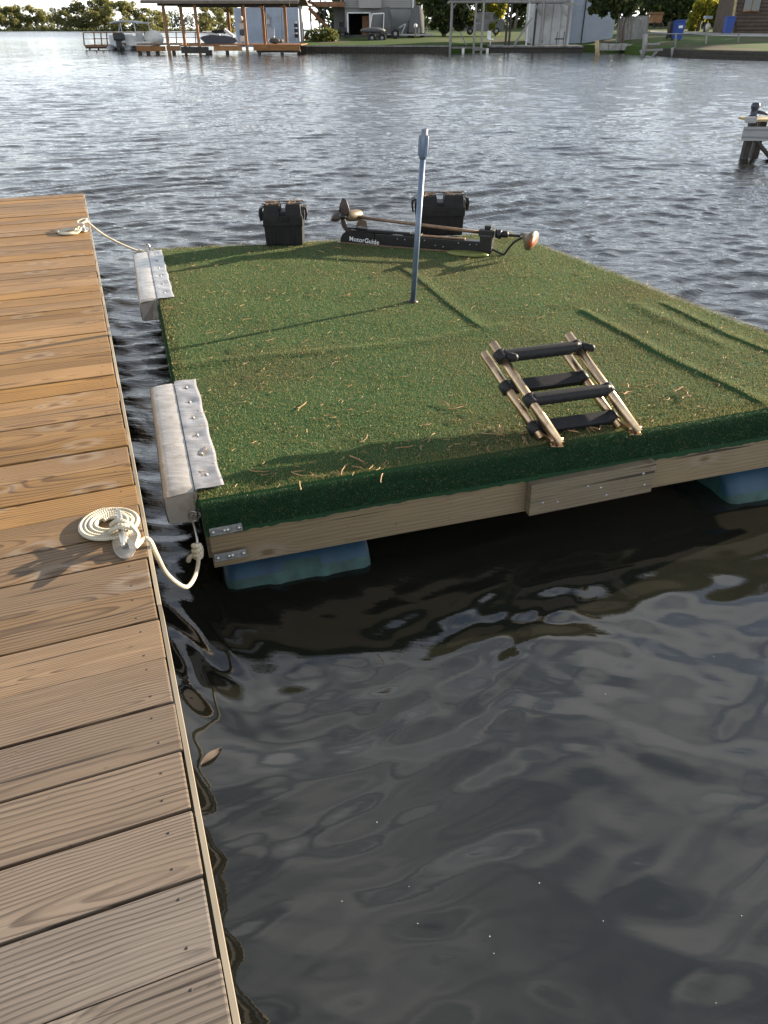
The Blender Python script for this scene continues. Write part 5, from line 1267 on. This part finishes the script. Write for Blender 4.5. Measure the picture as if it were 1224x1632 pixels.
# cabin, mailbox, plants
c = GP(1200, 53); F = Far(c.y); th = thing('log_cabin', c, 'dark brown log cabin at the right edge of the far bank', 'cabin')
m = MB(); F.box(m, 1175, -48, 1330, 56, 6.0, .12); m.build('wall', M['logs'], th)
m = MB()
for i in range(17): v = 52 - i * 6.1; m.cyl(F.p(1173.5, v, .1), F.p(1332, v, .1), 3.3 * pxm(F.Y), n=10)
m.build('log', M['logs'], th)
m = MB(); F.box(m, 1181, -4, 1206, 18, .10, -.42); w_ = m.build('window', M['glass'], th); m = MB(); F.box(m, 1180, -5, 1207, -3.4, .12, -.46); F.box(m, 1180, 17, 1207, 19, .12, -.46); F.box(m, 1193, -3.4, 1194, 17, .12, -.46); m.build('frame', M['brownwood'], w_, ORG[th.name])
m = MB(); F.box(m, 1165, -54, 1340, -48, 7.5, -1.0); m.build('roof', M['shingle'], th)
F = Far(c.y - 1.2); th = thing('leaning_plank', F.p(1165, 54), 'pale plank leaning against the left end of the log cabin', 'plank'); m = MB(); F.bar(m, 1164, 54, 1174, -6, .22); m.build('board', M['yellowpost'], th)
c = GP(1126, 51); k = pxm(c.y); th = thing('gas_tank', c, 'pale round-ended tank under a small teal lid beside the road', 'tank'); m = MB(); m.lathe([(0, 0), (3.2 * k, .1), (4.3 * k, .5), (4.3 * k, 9 * k), (3 * k, 11 * k), (0, 12 * k)], c, (0, 0, 1), 18); m.build('tank_body', M['offwhite'], th)
m = MB(); m.box(c + Vector((-2 * k, 0, 19 * k)), (13 * k, 6 * k, 4 * k), None, 0, .1); m.build('lid_box', M['sidingwhite'], th); m = MB(); m.box(c + Vector((-4 * k, 0, 8 * k)), (.2, .2, 17 * k)); m.build('post', M['darkwood'], th)
c = GP(1048, 48); F = Far(c.y); th = thing('rusty_cart', F.p(1048, 44), 'old rusty brown cart half hidden behind the board fence', 'cart'); m = MB(); F.box(m, 1040, 22, 1056, 37, 1.5, 0, 0, .1); F.box(m, 1038, 19, 1058, 23, 1.7, -.1); m.build('body', M['brownwood'], th)
for u in (1043, 1053): m = MB(); wheel(m, F.p(u, 40, -.1), 3.5 * pxm(F.Y)); m.build('wheel', M['tyre'], th)
for (name, ub, vb, blobs, mat, n, size, label) in (
    ('golden_tree', 1112, 50, ((1104, 26, 8), (1108, 38, 8), (1120, 22, 9), (1112, 10, 9), (1100, 44, 5), (1126, 8, 8)), 'leafgold', 1600, .3, 'sunlit golden shrubby tree left of the pale tank'),
    ('golden_tree', 1146, 51, ((1144, 12, 9), (1152, 26, 8), (1140, 24, 8), (1156, 6, 9), (1166, 14, 8), (1150, 40, 6)), 'leafgold', 1700, .3, 'bright yellow backlit tree between the tank and the log cabin'),
    ('shade_tree', 1066, 46, ((1056, 10, 14), (1074, 4, 14), (1084, 20, 11), (1062, 30, 10), (1046, 0, 14), (1080, 36, 8), (1094, 4, 12)), 'leafdark', 3000, .34, 'dark leafy tree behind the board fence and the bins'),
    ('shade_tree', 1108, 46, ((1100, -2, 14), (1118, -6, 14), (1134, -2, 12), (1128, 12, 8)), 'leafdark', 1800, .34, 'dark tree overhanging the golden shrub by the road'),
    ('shade_tree', 820, 46, ((806, -8, 14), (824, -4, 13), (840, 2, 12), (832, 16, 8), (848, -10, 14)), 'leafdark', 2200, .34, 'dark tree behind the pier posts, above the pale lawn')):
    c = GP(ub, vb); k = pxm(c.y); th = thing(name, c, label, 'tree'); bl = []
    for (u, v, r) in blobs: p = atY(u, v, c.y + .5); bl.append((p.x, p.y + random.uniform(-1, 1), p.z, r * k, .9))
    crown_mb(bl, n, size, int(ub)).build('crown', M[mat], th)
    m = MB(); top = atY(ub + 4, 0, c.y + .5); m.tube(spline([c - Z3 * .3, c.lerp(top, .5) + Vector((.2, 0, 0)), top]), np.linspace(.3, .12, 17), 8); m.build('trunk', M['bark'], th)
# woods behind the houses, one mass
m = MB()
for i in range(40):
    x = -9 + i * 4.4 + random.uniform(-1.5, 1.5); y = 155 + random.uniform(-8, 14); hh_ = random.uniform(8, 14); crown_mb([(x + random.uniform(-2, 2), y, gz(x, y) + hh_ * q, hh_ * .33, .9) for q in (.2, .5, .8)], 330, .75, 900 + i, m)
tag(m.build('back_woods', M['leafdark']), 'dense dark woods closing the view behind the far bank', 'woods', kind='stuff')
# tall trees on the bank beyond the right edge of the photograph; they shade the bank
for i, (x, y, h) in enumerate(((62, 92, 15), (70, 104, 17), (80, 98, 16), (86, 116, 18), (97, 108, 17), (108, 122, 18))):
    tree('tall_pine', (x, y, gz(x, y)), h, 8.5, 'tall dark tree on the right bank beyond the log cabin', M['leafdark'], n=1500, k=18, seed=60 + i, size=.5, group='tall trees beyond the log cabin', base=.2, tr=.018)

# ------------------------------------------------------------------ neighbour's pier at the right edge
P0 = onz(1196, 256, 0); F = Far(P0.y); k = P0.y / 1.13 / FOC; dzv = F.p(1187, 205).z
th = thing('neighbour_pier', P0, 'end of a grey weathered pier on braced posts at the right edge of the water', 'pier')
yd = Vector((.35, 1, 0)).normalized(); xd = Vector((1, -.1, 0)).normalized()
tl = F.p(1186, 204); z_t = F.p(1190, 192).z
m = MB(); m.beam(Vector((tl.x, tl.y, F.p(0, 213).z)) , Vector((tl.x + 3, tl.y - .25, F.p(0, 213).z)), .05, 20 * k, up=(0, 0, 1), wt=.9, bev=.004); m.build('front_beam', M['greywood'], th)
m = MB()
for i in range(3): m.box((tl.x + 1.55, tl.y + .06 + i * .152, z_t), (3.0, .145, .035), None, 0, .004, .5)
m.build('deck_boards', M['yellowpost'], th)
for x, y in ((.17, .1), (.46, .38)): m = MB(); m.box((tl.x + x, tl.y + y, z_t / 2 - .4), (.11, .11, z_t + .75)); m.build('post', M['darkwood'], th)
m = MB(); m.beam((tl.x + .10, tl.y + .04, z_t - .16), (tl.x + .75, tl.y + .02, -.1), .04, .13, up=(0, 1, 0)); m.build('brace', M['darkwood'], th)
m = MB(); m.box((tl.x + .07, tl.y - .02, z_t + .01), (.16, .08, .09), None, 0, .01); m.build('corner_plate', M['galv'], th)
c = F.p(1216, 183, .35); c.z = z_t + .018; th = thing('pier_pump', c, 'small dark round-topped fitting standing on the neighbouring pier', 'fitting')
m = MB(); m.lathe([(.075, 0), (.08, .02), (.055, .03), (.055, .12), (.07, .13), (.07, .19), (.05, .215), (0, .22)], c, (0, 0, 1), 18); m.build('housing', M['navy'], th)
m = MB(); m.cyl(c + Vector((.05, 0, .08)), c + Vector((.22, -.03, .05)), .025, n=10); m.build('spout', M['navy'], th)
